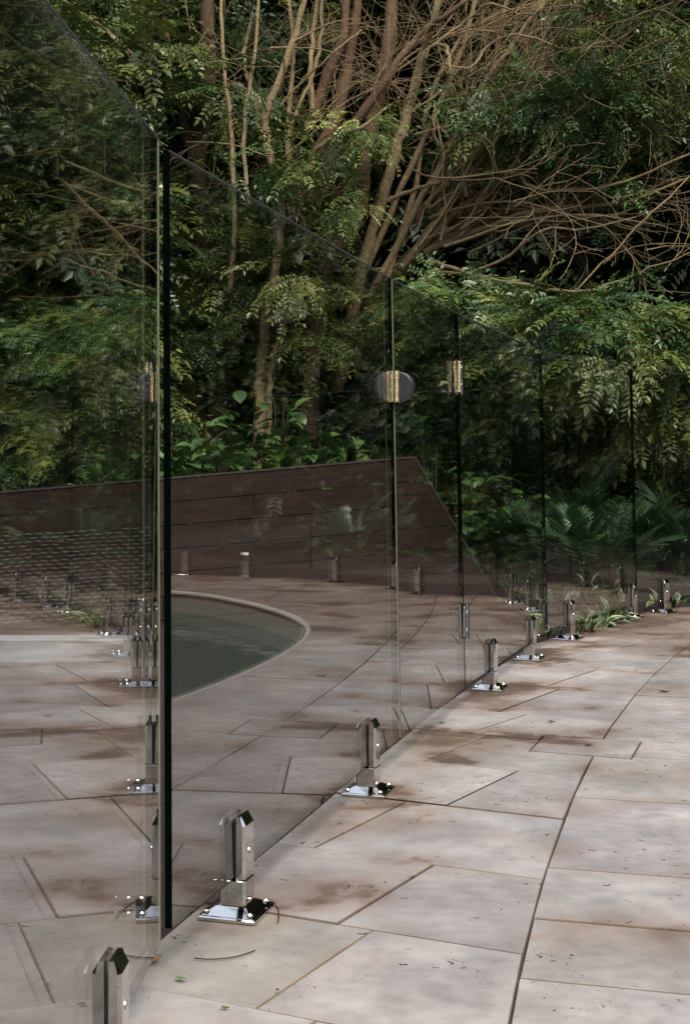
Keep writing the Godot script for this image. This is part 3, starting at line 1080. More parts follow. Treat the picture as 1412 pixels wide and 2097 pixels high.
func trees() -> void:
	for i in 3:
		twigs.append(twig_mesh(6, 0.062, 0.42, 100 + i))
		back_twigs.append(twig_mesh(7, 0.085, 0.5, 200 + i))
	twigs.append(twig_mesh(5, 0.098, 0.46, 150))
	twigs.append(twig_mesh(7, 0.048, 0.6, 160))
	var fine_twigs := [twigs[0], twigs[1], twigs[2], twigs[4]] if twigs.size() > 4 else twigs
	# forked tree on the left
	var t := tree("forked_tree", "forked brown trunk just right of the black glass edge, dark leaves on its left", at(425, 905, 11.2))
	var st := begin()
	stem_px(st, [[448, 930, 40], [438, 800, 38], [422, 640, 34], [412, 470, 32], [405, 330, 34], [416, 270, 30], [424, 160, 34], [425, 40, 30], [428, -60, 26]], 11.2, 11.4, t.position)
	stem_px(st, [[398, 325, 24], [380, 270, 20], [368, 200, 20], [352, 120, 16], [338, 50, 14], [325, -40, 12]], 11.3, 11.0, t.position)
	stem_px(st, [[420, 900, 36], [392, 815, 30], [368, 765, 28], [352, 725, 20], [335, 640, 14], [320, 540, 10]], 11.0, 10.8, t.position)
	part("trunk", st, M.bark_red, t)
	st = begin()
	var tips := []
	stem_px(st, [[366, 200, 9], [330, 185, 8], [270, 110, 7], [200, 50, 6], [130, 0, 5]], 11.2, 10.8, t.position, 6)
	stem_px(st, [[360, 215, 8], [300, 150, 6], [230, 78, 5], [180, 30, 4]], 11.2, 10.8, t.position, 6)
	stem_px(st, [[350, 195, 7], [290, 175, 6], [230, 165, 5]], 11.2, 10.9, t.position, 6)
	stem_px(st, [[405, 300, 8], [450, 255, 7], [520, 215, 6], [570, 170, 5], [620, 140, 3]], 11.2, 11.0, t.position, 6)
	stem_px(st, [[390, 560, 7], [440, 585, 5], [480, 500, 5], [520, 430, 4]], 11.1, 10.9, t.position, 6)
	stem_px(st, [[400, 690, 5], [374, 650, 5], [395, 600, 5], [425, 560, 4], [470, 520, 4], [430, 440, 3]], 11.0, 10.8, t.position, 5)
	for i in 9:
		wander(st, at(rng.randf_range(340, 430), rng.randf_range(60, 420), 11.2), Vector3(rng.randfn(0, 1), rng.randf_range(-0.2, 0.9), rng.randfn(0.3, 0.5)), rng.randf_range(0.7, 1.5), 0.011, t.position, 2, tips)
	part("branches", st, M.twig, t)
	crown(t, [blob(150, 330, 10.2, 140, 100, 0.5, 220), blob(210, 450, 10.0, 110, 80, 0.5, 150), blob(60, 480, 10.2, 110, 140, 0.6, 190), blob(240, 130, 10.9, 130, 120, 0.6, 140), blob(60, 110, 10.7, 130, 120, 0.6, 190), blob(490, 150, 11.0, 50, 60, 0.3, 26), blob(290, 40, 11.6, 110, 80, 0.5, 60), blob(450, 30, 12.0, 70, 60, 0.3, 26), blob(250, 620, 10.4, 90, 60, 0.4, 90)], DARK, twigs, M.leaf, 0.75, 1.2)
	# slim tree in the middle
	t = tree("slim_tree", "slim pale brown trunk in the middle, splitting in two above the shrubs", at(535, 955, 10.2))
	st = begin()
	stem_px(st, [[530, 975, 24], [533, 850, 25], [537, 740, 22], [545, 650, 20], [563, 545, 18], [573, 450, 22], [570, 390, 20], [556, 330, 18], [546, 285, 20], [543, 240, 16], [572, 165, 15], [600, 85, 14], [622, 0, 12], [632, -60, 10]], 10.2, 10.4, t.position)
	stem_px(st, [[543, 290, 13], [528, 240, 10], [512, 170, 8], [500, 110, 7], [515, 30, 6]], 10.3, 10.6, t.position)
	stem_px(st, [[548, 960, 16], [551, 840, 14], [555, 765, 12], [575, 690, 9], [590, 620, 7]], 10.2, 10.0, t.position)
	for w in [[[470, 600, 12], [480, 420, 11], [470, 250, 10], [455, 100, 8], [450, -20, 7]], [[510, 420, 10], [500, 260, 9], [520, 120, 8], [530, -20, 6]], [[600, 420, 12], [588, 260, 11], [600, 130, 9], [590, -20, 8]]]:
		stem_px(st, w, 10.3, 10.5, t.position, 7)
	part("trunk", st, M.twig, t)
	st = begin()
	stem_px(st, [[576, 385, 14], [605, 360, 12], [635, 345, 12], [648, 305, 11], [690, 280, 10], [740, 260, 8], [800, 215, 6]], 10.3, 10.2, t.position, 6)
	stem_px(st, [[590, 290, 10], [600, 250, 9], [625, 190, 8], [650, 120, 8], [655, 60, 7], [660, -30, 7]], 10.6, 10.8, t.position, 6)
	stem_px(st, [[640, 240, 12], [636, 150, 11], [642, 70, 11], [652, -30, 10]], 10.7, 10.8, t.position, 6)
	stem_px(st, [[548, 245, 6], [600, 185, 5], [680, 110, 5], [740, 60, 4]], 10.4, 10.2, t.position, 5)
	for i in 10:
		wander(st, at(rng.randf_range(540, 640), rng.randf_range(80, 420), 10.3), Vector3(rng.randfn(0, 0.8), rng.randf_range(0.1, 1.0), rng.randfn(0.1, 0.4)), rng.randf_range(0.6, 1.3), 0.009, t.position, 2, tips)
	part("branches", st, M.twig, t)
	crown(t, [blob(605, 300, 10.0, 45, 28, 0.2, 24), blob(525, 350, 10.1, 50, 28, 0.25, 20), blob(470, 190, 10.4, 45, 40, 0.3, 18), blob(480, 560, 10.6, 90, 65, 0.4, 58), blob(450, 480, 10.8, 60, 60, 0.3, 40), blob(610, 550, 10.1, 55, 45, 0.3, 36), blob(470, 670, 10.6, 90, 50, 0.4, 50), blob(650, 690, 10.4, 55, 40, 0.3, 30)], MIXED, fine_twigs, M.leaf, 0.6, 1.0)
	# reddish leaning trunks
	t = tree("leaning_tree", "reddish brown trunks leaning right, above the left half of the gate", at(640, 930, 10.5))
	st = begin()
	stem_px(st, [[630, 900, 40], [648, 660, 36], [664, 590, 34], [670, 540, 32], [700, 490, 34], [735, 420, 34], [742, 330, 36], [765, 240, 32], [790, 120, 30], [800, 30, 26], [806, -60, 22]], 10.5, 10.9, t.position)
	stem_px(st, [[600, 460, 30], [612, 400, 28], [640, 330, 26], [690, 235, 26], [712, 130, 24], [728, 40, 20], [735, -50, 18]], 10.6, 11.0, t.position)
	stem_px(st, [[655, 380, 22], [690, 300, 24], [735, 240, 20], [800, 150, 16], [860, 70, 14], [930, 20, 10], [1010, -40, 8]], 10.4, 10.2, t.position)
	stem_px(st, [[630, 270, 24], [655, 190, 22], [690, 110, 22], [705, 70, 18], [712, -40, 16]], 10.7, 11.0, t.position)
	part("trunk", st, M.bark_red, t)
	st = begin()
	for i in 12:
		wander(st, at(rng.randf_range(640, 800), rng.randf_range(60, 520), 11.5), Vector3(rng.randfn(0.3, 0.6), rng.randf_range(0.0, 1.0), rng.randfn(0.3, 0.4)), rng.randf_range(0.8, 1.6), 0.011, t.position, 2, tips)
	stem_px(st, [[640, 560, 5], [720, 555, 5], [800, 545, 5], [830, 536, 4]], 11.0, 10.8, t.position, 5)
	part("branches", st, M.twig, t)
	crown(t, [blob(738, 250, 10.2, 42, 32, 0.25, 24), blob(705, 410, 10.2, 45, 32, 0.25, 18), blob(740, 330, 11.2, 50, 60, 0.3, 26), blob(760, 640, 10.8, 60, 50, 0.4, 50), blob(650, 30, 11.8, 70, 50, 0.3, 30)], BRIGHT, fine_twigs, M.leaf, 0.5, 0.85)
	# straight pale trunk
	t = tree("straight_tree", "straight smooth grey brown trunk slanting up to the top edge of the photo", at(700, 930, 10.9))
	st = begin()
	stem_px(st, [[690, 800, 26], [730, 600, 25], [748, 515, 24], [775, 430, 24], [800, 340, 23], [822, 270, 22], [845, 190, 21], [866, 110, 19], [893, 20, 17], [912, -50, 15]], 10.9, 10.5, t.position, 10)
	part("trunk", st, M.twig, t)
	st = begin()
	stem_px(st, [[796, 412, 10], [830, 395, 9], [880, 378, 8], [950, 362, 7], [1020, 352, 6], [1100, 355, 4]], 10.7, 10.4, t.position, 6)
	stem_px(st, [[846, 185, 7], [870, 110, 7], [930, 60, 6], [975, 25, 5], [1005, 8, 5], [1060, 28, 4], [1100, 26, 4]], 10.6, 10.3, t.position, 6)
	stem_px(st, [[872, 120, 5], [880, 95, 7], [910, 92, 8], [918, 110, 8], [920, 140, 6], [910, 180, 5], [890, 230, 5], [888, 260, 4], [897, 300, 2]], 10.4, 10.1, t.position, 6)
	for i in 12:
		wander(st, at(rng.randf_range(790, 880), rng.randf_range(60, 420), 10.6), Vector3(rng.randf_range(0.1, 1.2), rng.randf_range(-0.2, 0.8), rng.randfn(0.2, 0.3)), rng.randf_range(0.7, 1.5), 0.009, t.position, 2, tips)
	part("branches", st, M.twig, t)
	# the spreading tree whose bare branches fan to the right
	t = tree("spreading_tree", "spreading tree with many bare tan branches fanning over the upper right", at(770, 900, 11.2))
	st = begin()
	stem_px(st, [[740, 760, 44], [770, 620, 42], [815, 555, 38], [866, 510, 32]], 11.3, 11.0, t.position, 9)
	stem_px(st, [[860, 515, 24], [905, 440, 20], [925, 390, 18], [965, 300, 16], [1000, 190, 13], [1020, 80, 11], [1040, -20, 9]], 11.0, 11.2, t.position)
	stem_px(st, [[862, 512, 20], [950, 470, 17], [1040, 428, 15], [1120, 395, 12], [1220, 350, 9], [1310, 290, 6]], 11.0, 10.6, t.position)
	stem_px(st, [[868, 518, 14], [980, 472, 12], [1090, 432, 10], [1190, 424, 9], [1290, 412, 7], [1420, 360, 4]], 10.9, 10.4, t.position)
	stem_px(st, [[855, 505, 14], [920, 410, 13], [990, 330, 11], [1050, 230, 9], [1100, 110, 7], [1150, -10, 5]], 11.1, 11.0, t.position)
	for w in [[[720, 620, 16], [800, 430, 14], [870, 280, 12], [930, 140, 11], [980, -20, 9]], [[760, 600, 17], [850, 430, 15], [920, 300, 13], [990, 170, 11], [1080, 50, 9], [1140, -20, 7]], [[820, 550, 15], [930, 400, 13], [1010, 300, 12], [1100, 200, 10], [1220, 110, 8], [1330, 40, 6]], [[840, 530, 15], [960, 410, 13], [1080, 330, 11], [1200, 270, 9], [1330, 230, 7], [1420, 200, 5]], [[790, 575, 13], [850, 380, 12], [880, 200, 10], [950, 60, 8], [990, -30, 7]]]:
		stem_px(st, w, 10.9, 10.7, t.position, 7)
	part("trunk", st, M.twig, t)
	st = begin()
	stem_px(st, [[880, 535, 9], [950, 556, 9], [1050, 582, 8], [1170, 597, 8], [1250, 580, 7], [1330, 550, 5], [1420, 515, 3]], 10.7, 10.0, t.position, 6)
	stem_px(st, [[890, 560, 8], [990, 550, 7], [1060, 510, 7], [1110, 470, 6], [1200, 468, 5], [1300, 445, 4]], 10.7, 10.2, t.position, 6)
	stem_px(st, [[1180, 594, 5], [1250, 520, 5], [1320, 450, 5], [1370, 400, 4], [1425, 350, 3]], 10.1, 10.0, t.position, 5)
	stem_px(st, [[960, 345, 6], [1040, 350, 7], [1085, 380, 8], [1150, 390, 7], [1240, 382, 6], [1330, 352, 5], [1420, 310, 4]], 10.6, 10.2, t.position, 6)
	stem_px(st, [[975, 250, 6], [920, 225, 6], [960, 240, 6], [985, 220, 6], [1030, 180, 5], [1100, 165, 5]], 10.4, 10.2, t.position, 5)
	stem_px(st, [[905, 130, 5], [960, 140, 5], [1000, 90, 5], [1050, 72, 5], [1100, 78, 4], [1160, 100, 4], [1240, 82, 3]], 10.4, 10.1, t.position, 5)
	for i in 46:
		var a := deg_to_rad(rng.randf_range(14, 86))
		var from := at(rng.randf_range(850, 960), rng.randf_range(400, 520), rng.randf_range(10.6, 11.4))
		wander(st, from, Vector3(cos(a), sin(a), rng.randfn(0.05, 0.22)), rng.randf_range(1.2, 2.5), rng.randf_range(0.008, 0.018), t.position, 2, tips, 0.0)
	for i in 44:
		var a := deg_to_rad(rng.randf_range(-10, 80))
		var from := at(rng.randf_range(850, 1250), rng.randf_range(20, 360), rng.randf_range(10.5, 11.6))
		wander(st, from, Vector3(cos(a), sin(a), rng.randfn(0.1, 0.3)), rng.randf_range(0.7, 1.5), rng.randf_range(0.005, 0.010), t.position, 2, tips, 0.0)
	for i in 16:
		var from := at(rng.randf_range(980, 1380), rng.randf_range(380, 590), rng.randf_range(10.0, 10.6))
		wander(st, from, Vector3(rng.randf_range(0.3, 1), rng.randf_range(-0.2, 0.8), rng.randfn(0.1, 0.3)), rng.randf_range(0.4, 1.0), rng.randf_range(0.004, 0.007), t.position, 1, tips, 0.0)
	part("branches", st, M.twig, t)
	crown(t, [blob(1290, 60, 10.4, 150, 90, 0.4, 120), blob(1200, 190, 10.3, 100, 45, 0.3, 65), blob(1160, 215, 10.2, 160, 50, 0.3, 75), blob(1020, 195, 10.3, 100, 50, 0.3, 45), blob(1360, 180, 10.6, 80, 80, 0.4, 60), blob(1180, 290, 10.4, 80, 60, 0.3, 35), blob(1280, 350, 10.6, 70, 60, 0.3, 32), blob(970, 300, 11.0, 120, 80, 0.4, 45), blob(870, 620, 10.3, 90, 40, 0.3, 40)], MIXED, fine_twigs, M.leaf, 0.55, 0.95)
	# glossy tree on the right, hanging over the fence
	t = tree("glossy_tree", "bushy tree with glossy hanging leaves behind the panes on the right", at(1200, 1040, 9.3))
	st = begin()
	stem_px(st, [[1230, 1090, 26], [1215, 950, 22], [1180, 850, 18], [1150, 740, 14], [1110, 660, 8]], 9.6, 9.3, t.position)
	stem_px(st, [[1215, 950, 16], [1270, 830, 14], [1320, 720, 10], [1380, 640, 6]], 9.6, 9.3, t.position)
	part("trunk", st, M.bark_red, t)
	crown(t, [blob(1080, 665, 9.2, 110, 45, 0.4, 120), blob(1200, 655, 9.0, 110, 45, 0.4, 120), blob(1330, 690, 9.2, 110, 60, 0.4, 120), blob(960, 620, 9.6, 110, 45, 0.4, 90), blob(1130, 740, 9.2, 130, 50, 0.4, 110), blob(1290, 800, 9.3, 70, 110, 0.4, 90), blob(900, 700, 9.8, 90, 60, 0.4, 80), blob(900, 880, 9.8, 110, 80, 0.4, 120), blob(1010, 850, 9.6, 70, 110, 0.4, 90), blob(1060, 780, 9.4, 80, 60, 0.4, 60), blob(1400, 860, 9.4, 70, 100, 0.4, 70), blob(980, 980, 9.6, 60, 80, 0.3, 60), blob(1250, 720, 8.8, 120, 40, 0.3, 60)], MIXED, twigs, M.leaf, 0.55, 1.0, 0.5)
	# shrubby tree on the left, behind the nearest pane
	t = tree("bushy_tree", "bushy dark tree above the left end of the wall, behind the nearest pane", at(150, 1000, 10.4))
	st = begin()
	stem_px(st, [[170, 1010, 20], [150, 880, 18], [120, 760, 14], [90, 640, 9], [60, 520, 5]], 10.5, 10.3, t.position)
	stem_px(st, [[150, 880, 12], [200, 760, 10], [250, 650, 7], [290, 560, 4]], 10.5, 10.2, t.position)
	stem_px(st, [[10, 370, 5], [80, 410, 6], [150, 415, 6], [220, 360, 4], [330, 270, 3]], 10.2, 10.0, t.position, 5)
	stem_px(st, [[20, 490, 5], [80, 570, 5], [110, 600, 5], [200, 612, 4], [320, 600, 3]], 10.2, 10.0, t.position, 5)
	part("trunk", st, M.twig, t)
	crown(t, [blob(180, 700, 10.0, 120, 70, 0.4, 140), blob(60, 680, 10.1, 90, 80, 0.4, 110), blob(250, 800, 10.1, 90, 80, 0.4, 100), blob(80, 820, 10.2, 110, 90, 0.4, 120), blob(200, 920, 10.0, 140, 60, 0.4, 110), blob(40, 950, 10.0, 80, 60, 0.4, 60), blob(-40, 500, 10.4, 90, 300, 0.6, 170)], MIXED, twigs, M.leaf, 0.6, 1.05)
	backdrop()

const DEEP_SHADE := [Color(0.012, 0.026, 0.010), Color(0.02, 0.04, 0.014), Color(0.03, 0.055, 0.016), Color(0.07, 0.09, 0.02)]  # leaf colours darkened to stand for shade under the canopy

func backdrop() -> void:
	# far rows of the wood, one dark mass
	var wood := Node3D.new()
	wood.name = numbered("far_wood")
	add_child(wood)
	wood.set_meta("kind", "stuff")
	tag(wood, "dark far wood closing the view behind all the trees", "wood")
	var mass := []
	for k in 15:
		var c := at(-560 + 160.0 * k, 948, 17.2 + 0.6 * (k % 2))
		for y in 10:
			mass.append([Vector3(c.x + rng.randfn(0, 0.2), 0.5 + y, c.z + rng.randf_range(-0.3, 0.3)), Vector3(1.2, 0.8, 0.7), 120])
	for k in 18:  # arc out of frame on the right, added to hide low sky from reflections
		var a := deg_to_rad(19.0 + 5.0 * k)
		for y in 9:
			mass.append([Vector3(14.0 * sin(a), 0.3 + y, -14.0 * cos(a)), Vector3(0.9, 0.8, 0.9), 90])
	crown(wood, mass, DEEP_SHADE, back_twigs, M.leaf_back, 1.2, 1.9)
	var hedge_thing := thing("added_hedge", "tall leafy hedge added unseen behind the camera to block low sky in reflections", "hedge", Vector3(1.0, 0, 7.5))
	mass = []  # the hedge is added out of view to keep low sky out of reflections
	for k in 19:
		var a := deg_to_rad(-20.0 + 220.0 * k / 18.0)
		var c := Vector3(1.0 + 9.0 * cos(a), 0, 1.0 + 7.0 * sin(a))
		for y in 6:
			mass.append([Vector3(c.x, 0.2 + y * 0.85, c.z), Vector3(1.0, 0.7, 0.8), 60])
	crown(hedge_thing, mass, MIXED, back_twigs, M.leaf_back, 1.0, 1.7)
	# the wood behind: each tree with its own trunk and crown
	var spots := [
		[-120, 13.6, "dark evergreen tree at the far left edge of the wood"], [110, 14.6, "dark evergreen tree deep in the wood behind the nearest pane"], [330, 14.0, "dark evergreen tree deep in the wood behind the black glass edge"], [520, 15.0, "dark evergreen tree deep in the wood behind the slim trunk"], [700, 14.2, "dark evergreen tree deep in the wood behind the leaning trunks"], [900, 15.0, "dark evergreen tree deep in the wood behind the spreading branches"], [1090, 14.0, "dark evergreen tree deep in the wood right of the spreading tree"], [1290, 14.6, "dark evergreen tree deep in the wood above the glossy tree"], [1480, 13.6, "dark evergreen tree at the far right edge of the wood"]]
	for s in spots:
		var foot := at(s[0], 948, s[1])
		foot.y = 0.6
		var t := thing("evergreen_tree", s[2], "tree", foot, "dark trees deep in the wood")
		var st := begin()
		limb(st, [Vector3(0, -0.8, 0), Vector3(0.1, 1.5, 0.1), Vector3(0.0, 4.0, 0), Vector3(0.2, 7.5, 0)], [0.16, 0.13, 0.10, 0.04], 8)
		part("trunk", st, M.bark_red, t)
		var clumps := []
		for y in [0.6, 1.6, 2.6, 3.6, 4.6, 5.6, 6.6, 7.6]:
			clumps.append([Vector3(foot.x + rng.randfn(0, 0.2), y, foot.z + rng.randf_range(-0.5, 0.4)), Vector3(1.15, 0.75, 0.9), 150])
		for k in 3:   # unseen canopy added above, spread forward to shade the lower trees
			clumps.append([Vector3(foot.x + rng.randfn(0, 0.5), 8.2 + 0.5 * k, foot.z + 1.2 + 1.3 * k), Vector3(1.3, 0.7, 1.3), 130])
		crown(t, clumps, DEEP_SHADE, back_twigs, M.leaf_back, 1.0, 1.7)
	var hedge := [[-5.5, 9.0, "leafy tree in the garden left of the wall"], [-4.6, 12.0, "leafy tree beyond the left end of the wall"], [5.0, 11.0, "leafy tree behind the far end of the pool"], [6.4, 10.9, "leafy tree behind the deep end of the pool"], [8.4, 9.8, "leafy tree behind the back right corner of the pool"], [8.8, 7.2, "leafy tree on the right side of the pool, farthest from the camera"], [9.4, 5.0, "leafy tree in the middle of the right side of the pool"], [9.8, 2.6, "leafy tree on the right side of the pool, nearest the camera"], [6.2, 12.4, "tall tree behind the deep end of the pool"], [10.0, 10.6, "tall tree behind the back right corner of the pool"], [12.4, 6.4, "tall tree beyond the right side of the pool"], [4.4, 11.8, "leafy tree between the far end of the pool and the wood"]]
	for s in hedge:
		var t := thing("leafy_tree", s[2], "tree", Vector3(s[0], 0, -s[1]), "trees round the pool garden")
		var st := begin()
		limb(st, [Vector3(0, -0.2, 0), Vector3(0.1, 1.5, 0.1), Vector3(0.0, 3.2, 0), Vector3(0.2, 5.5, 0)], [0.12, 0.10, 0.08, 0.03], 7)
		part("trunk", st, M.bark, t)
		var clumps := []
		for y in [0.5, 1.4, 2.4, 3.4, 4.4, 5.4, 6.4]:
			clumps.append([Vector3(s[0] + rng.randfn(0, 0.3), y, -s[1] + rng.randfn(0, 0.3)), Vector3(1.2, 0.8, 1.2), 90])
		crown(t, clumps, DEEP_SHADE, back_twigs, M.leaf_back, 0.9, 1.6)

func ovate_leaf(length: float, width: float, base: Color, rim: Color) -> ArrayMesh:   # one broad leaf along +z, hinged at the origin
	var st := begin()
	var rows := 5
	var prof := [0.0, 0.36, 0.5, 0.42, 0.24, 0.0]
	for i in rows:
		for s in [-1.0, 1.0]:
			var f := func(k: int, e: float) -> Vector3:
				var q := float(k) / rows
				return Vector3(s * prof[k] * width * e, 0.10 * length * sin(q * 2.4) - 0.06 * length * q * q * 3.0 + absf(e) * prof[k] * width * 0.25, q * length)
			var n := ((f.call(i + 1, 0.0) - f.call(i, 0.0)) as Vector3).cross(Vector3(1, 0, 0)).normalized()
			if n.y < 0:
				n = -n
			n = (n - Vector3(s * 0.25, 0, 0)).normalized()
			for band in [[0.0, 0.62, base], [0.62, 1.0, rim]]:
				st.set_color(band[2])
				tri(st, f.call(i, band[0]), f.call(i, band[1]), f.call(i + 1, band[1]), n)
				tri(st, f.call(i, band[0]), f.call(i + 1, band[1]), f.call(i + 1, band[0]), n)
	return st.commit()

func frond(length: float, pairs: int, leaflet: float, tint: Color, seed_no: int) -> ArrayMesh:   # an arching feathered leaf along +z
	var r := RandomNumberGenerator.new()
	r.seed = seed_no
	var st := begin()
	var spine := []
	for i in 9:
		var q := i / 8.0
		spine.append(Vector3(0, length * (0.45 * q - 0.55 * q * q), length * (0.95 * q)))
	st.set_color(Color(tint.r * 1.8, tint.g * 1.5, tint.b * 1.3))
	limb(st, spine, [0.005, 0.0045, 0.004, 0.0036, 0.003, 0.0026, 0.002, 0.0016, 0.001], 4)
	for i in pairs:
		var q := 0.28 + 0.7 * i / pairs
		var k := q * 8.0
		var p: Vector3 = spine[int(k)].lerp(spine[mini(8, int(k) + 1)], k - int(k))
		var size := leaflet * (0.55 + 0.9 * sin(PI * (0.15 + 0.8 * (q - 0.28) / 0.72)))
		for s in [-1.0, 1.0]:
			var d := Vector3(s, r.randf_range(-0.35, 0.0), 0.65 + 0.7 * q).normalized()
			var t := r.randf_range(0.8, 1.2)
			leaf_tris(st, p, d, Vector3(0, 1, -0.2).normalized(), size, size * 0.20, 0.2, tint * t)
	return st.commit()

func shrub(called: String, label: String, category: String, foot: Vector3, meshes: Array, count: int, spread: float, height: float, scale_lo: float, scale_hi: float, pitch_lo: float, pitch_hi: float, group: String, mat: Material, leaf_name := "leaf", low := 0.15) -> void:
	var t := thing(called, label, category, foot, group)
	var stems := begin()
	for i in count:
		var a := rng.randf() * TAU
		var q := sqrt(rng.randf()) * spread
		var p := Vector3(cos(a) * q, height * rng.randf_range(low, 1.0) * (1.0 - 0.4 * q / maxf(spread, 0.01)), sin(a) * q)
		if height > 0.05 and i % 3 == 0:
			limb(stems, [Vector3(p.x * 0.2, -0.06, p.z * 0.2), Vector3(p.x * 0.6, p.y * 0.55, p.z * 0.6), p], [0.006, 0.005, 0.003], 5)
		var yaw := a + rng.randfn(0, 0.6)
		var b := Basis(Vector3.UP, -yaw + PI / 2) * Basis(Vector3.RIGHT, -deg_to_rad(rng.randf_range(pitch_lo, pitch_hi))) * Basis(Vector3(0, 0, 1), rng.randfn(0, 0.3))
		var s := rng.randf_range(scale_lo, scale_hi)
		mesh_node(leaf_name, meshes[rng.randi() % meshes.size()], mat, t, Transform3D(b.scaled(Vector3(s, s, s)), p))
	if height > 0.05:
		part("stems", stems, M.bark_red, t)

func shrubs() -> void:
	# broad-leaved shrubs along the top of the wall
	var broad := []
	for c in [Color(0.055, 0.125, 0.026), Color(0.08, 0.165, 0.034), Color(0.11, 0.195, 0.042), Color(0.045, 0.095, 0.026)]:
		broad.append(ovate_leaf(0.13, 0.075, c, c * 1.05))
	var marks := [[360, 905, "at the black glass edge"], [430, 865, "below the forked trunk"], [500, 850, "left of the slim trunk"], [575, 850, "right of the slim trunk"], [640, 880, "under the leaning trunks"], [715, 900, "near the latch end of the wall"], [270, 920, "left of the black glass edge"]]
	for m in marks:
		var z := 7.3
		var p := at(m[0], m[1], z)
		shrub("broadleaf_shrub", "green broad-leaved shrub rising over the wall " + m[2], "shrub", Vector3(p.x, 0.0, p.z), broad, 260, 0.40, p.y + 0.12, 0.65, 1.15, -30, 45, "broad-leaved shrubs over the timber wall", M.leaf_broad, "leaf", 0.5)
	for m in [[890, 930, 8.6, "beyond the sloping end of the wall"], [975, 960, 8.4, "behind the upper end of the gate glass"], [1050, 1040, 8.4, "behind the pane beyond the gate"]]:
		var p := at(m[0], m[1], m[2])
		shrub("broadleaf_shrub", "broad-leaved shrub " + m[3], "shrub", Vector3(p.x, 0.0, p.z), broad, 170, 0.42, p.y + 0.15, 0.6, 1.0, -30, 40, "dark shrubs behind the panes", M.leaf_broad)
	# feathery philodendrons behind the panes on the right
	var fronds := []
	for i in 3:
		fronds.append(frond(0.62, 11, 0.19, [Color(0.05, 0.11, 0.04), Color(0.075, 0.14, 0.05), Color(0.04, 0.085, 0.035)][i], 300 + i))
	var ferns := [[1175, 1120, 8.3, "right of the black edge of the pane over the variegated plants"], [1240, 1150, 7.9, "at the foot of the glossy tree"], [1320, 1130, 8.2, "behind the last visible pane"], [1395, 1150, 8.0, "at the right edge of the photo"], [1090, 1150, 8.2, "behind the pane beyond the gate hinges"], [1285, 1060, 9.0, "higher up behind the last black edge"], [1370, 1050, 9.0, "higher up at the right edge of the photo"], [1190, 1040, 9.0, "higher up under the glossy tree"], [1860, 1120, 9.4, "behind the deep end of the pool"]]
	for m in ferns:
		var p := at(m[0], m[1], m[2])
		shrub("philodendron", "feathery-leaved philodendron " + m[3], "plant", Vector3(p.x, 0.0, p.z), fronds, 26, 0.12, maxf(0.12, p.y), 0.45, 0.8, -5, 75, "feathery philodendrons in the garden", M.leaf_broad, "frond")
	# variegated plants at the edge of the paving
	var pied := []
	for c in [[Color(0.06, 0.13, 0.03), Color(0.38, 0.37, 0.20)], [Color(0.10, 0.17, 0.05), Color(0.48, 0.45, 0.28)], [Color(0.04, 0.10, 0.03), Color(0.06, 0.14, 0.04)]]:
		pied.append(ovate_leaf(0.13, 0.045, c[0], c[1]))
	var spots := [[1185, 1292, 0.07, 36, "right beside the clamp at the near end of the clump"], [1215, 1284, 0.08, 40, "in the middle of the clump at the paving edge"], [1245, 1272, 0.09, 40, "with the palest leaves, at the right of the clump"], [1120, 1300, 0.05, 12, "small and mostly green, left of the clump"], [1150, 1262, 0.20, 26, "behind the glass, left one"], [1205, 1252, 0.24, 26, "behind the glass, middle one"], [1262, 1240, 0.20, 22, "behind the glass, right one"], [1050, 1240, 0.16, 20, "behind the pane beyond the gate hinges"], [1365, 1240, 0.06, 12, "in the dark gap below the last pane"]]
	for s in spots:
		var g := gp(s[0], s[1])
		shrub("variegated_plant", "variegated cream and green plant " + s[4], "plant", v3(g, -0.02), pied, s[3], 0.085, s[2], 0.4, 0.8, -10, 75, "variegated plants along the fence", M.leaf_broad)

func flat_leaf(called: String, label: String, x: float, y: float, length: float, width: float, turn: float, mat: Material, curl := 0.25) -> void:
	var p := gp(x, y)
	var st := begin()
	var rows := 6
	var prof := [0.0, 0.34, 0.5, 0.46, 0.3, 0.14, 0.0]
	for i in rows:
		for s in [-1.0, 1.0]:
			var f := func(k: int, e: float) -> Vector3:
				var q := float(k) / rows
				return Vector3(s * prof[k] * width * e, 0.002 + curl * length * (q - 0.5) * (q - 0.5) + e * prof[k] * width * curl * 1.2, (q - 0.5) * length)
			quad(st, f.call(i, 0.0), f.call(i, 1.0), f.call(i + 1, 1.0), f.call(i + 1, 0.0), Vector3.UP)
	var o := part(called, st, mat, self, Transform3D(Basis(Vector3.UP, deg_to_rad(turn)), v3(p, 0.0022)))
	tag(o, label, "leaf", "fallen leaves on the paving")

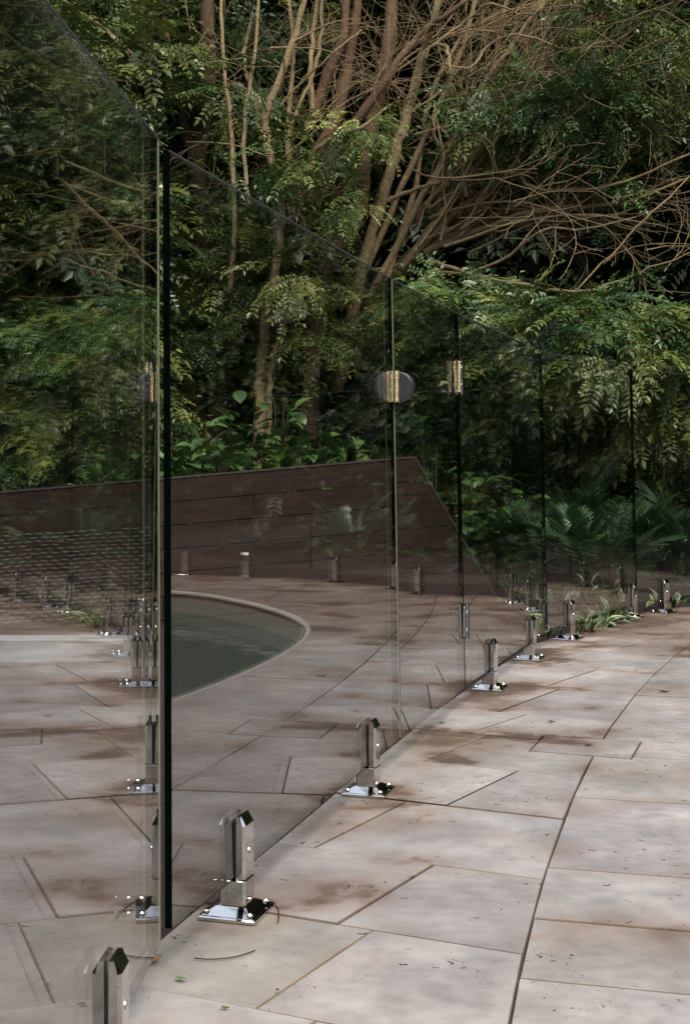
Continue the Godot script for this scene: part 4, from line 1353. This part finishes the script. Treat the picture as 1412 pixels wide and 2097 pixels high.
func litter() -> void:
	flat_leaf("fallen_leaf", "curled orange brown leaf at the foot of the fence, lower left", 318, 1976, 0.035, 0.014, -25, M.dead_leaf, 0.9)
	flat_leaf("fallen_leaf", "small green leaf on the paving right of the curled brown leaf", 371, 2010, 0.022, 0.010, 70, M.green_leaf)
	flat_leaf("fallen_leaf", "small olive leaf caught in the joint at the bottom of the photo", 462, 2071, 0.016, 0.007, 85, M.green_leaf, 0.8)
	flat_leaf("fallen_leaf", "dark leaf in the middle of the small square slab", 1205, 1528, 0.030, 0.012, 86, M.dead_dark, 0.1)
	flat_leaf("fallen_leaf", "dark leaf above the small square slab", 1129, 1481, 0.026, 0.012, 80, M.dead_dark, 0.4)
	flat_leaf("fallen_leaf", "dark curled leaf near the right edge of the photo", 1360, 1420, 0.045, 0.014, 84, M.dead_dark, 0.6)
	flat_leaf("fallen_leaf", "olive leaf on the stained slab right of the gate bottom", 905, 1483, 0.026, 0.012, 75, M.green_leaf, 0.5)
	flat_leaf("fallen_leaf", "tiny dark leaf on the pale slabs right of the long joint", 1170, 1963, 0.009, 0.005, 60, M.dead_dark, 0.6)
	flat_leaf("fallen_leaf", "tiny dark leaf on the far grey slabs, level with the clamp beside the lower hinge", 1302, 1375, 0.016, 0.006, 60, M.dead_dark, 0.6)
	flat_leaf("fallen_leaf", "tiny dark leaf near the joint at bottom centre", 568, 2034, 0.008, 0.005, 20, M.dead_dark, 0.6)
	var n := 0
	for s in [[337, 1590, "bright green leaf on the red soil seen in the gap between the first two panes"], [334, 1500, "yellow green leaf on the red soil, higher up in the gap"], [336, 1275, "pale green leaf on the red soil, near the wall in the gap"]]:
		var g := gp(s[0], s[1], -0.04)
		var o := mesh_node("garden_leaf", ovate_leaf(0.035, 0.018, Color(0.16, 0.24, 0.04), Color(0.16, 0.24, 0.04)), M.leaf_broad, self, Transform3D(Basis(Vector3.UP, rng.randf() * TAU), v3(g, -0.035)))
		tag(o, s[2], "leaf", "green leaves on the red soil")
	# twigs
	for w in [["thin dry twig curved on the paving right of the curled brown leaf", [[398, 1966], [430, 1968], [470, 1965], [500, 1958], [522, 1950]], 0.0011], ["thin dark twig bent over the base plate of the second clamp", [[563, 1857], [569, 1864], [571, 1878], [569, 1892]], 0.0011]]:
		var pts := []
		var rad := []
		for q in w[1]:
			pts.append(v3(gp(q[0], q[1]), 0.003))
			rad.append(w[2])
		var st := begin()
		var fine := curve(pts, 4)
		rad.resize(fine.size())
		rad.fill(w[2])
		limb(st, fine, rad, 5)
		tag(part("twig", st, M.dead_dark, self), w[0], "twig")
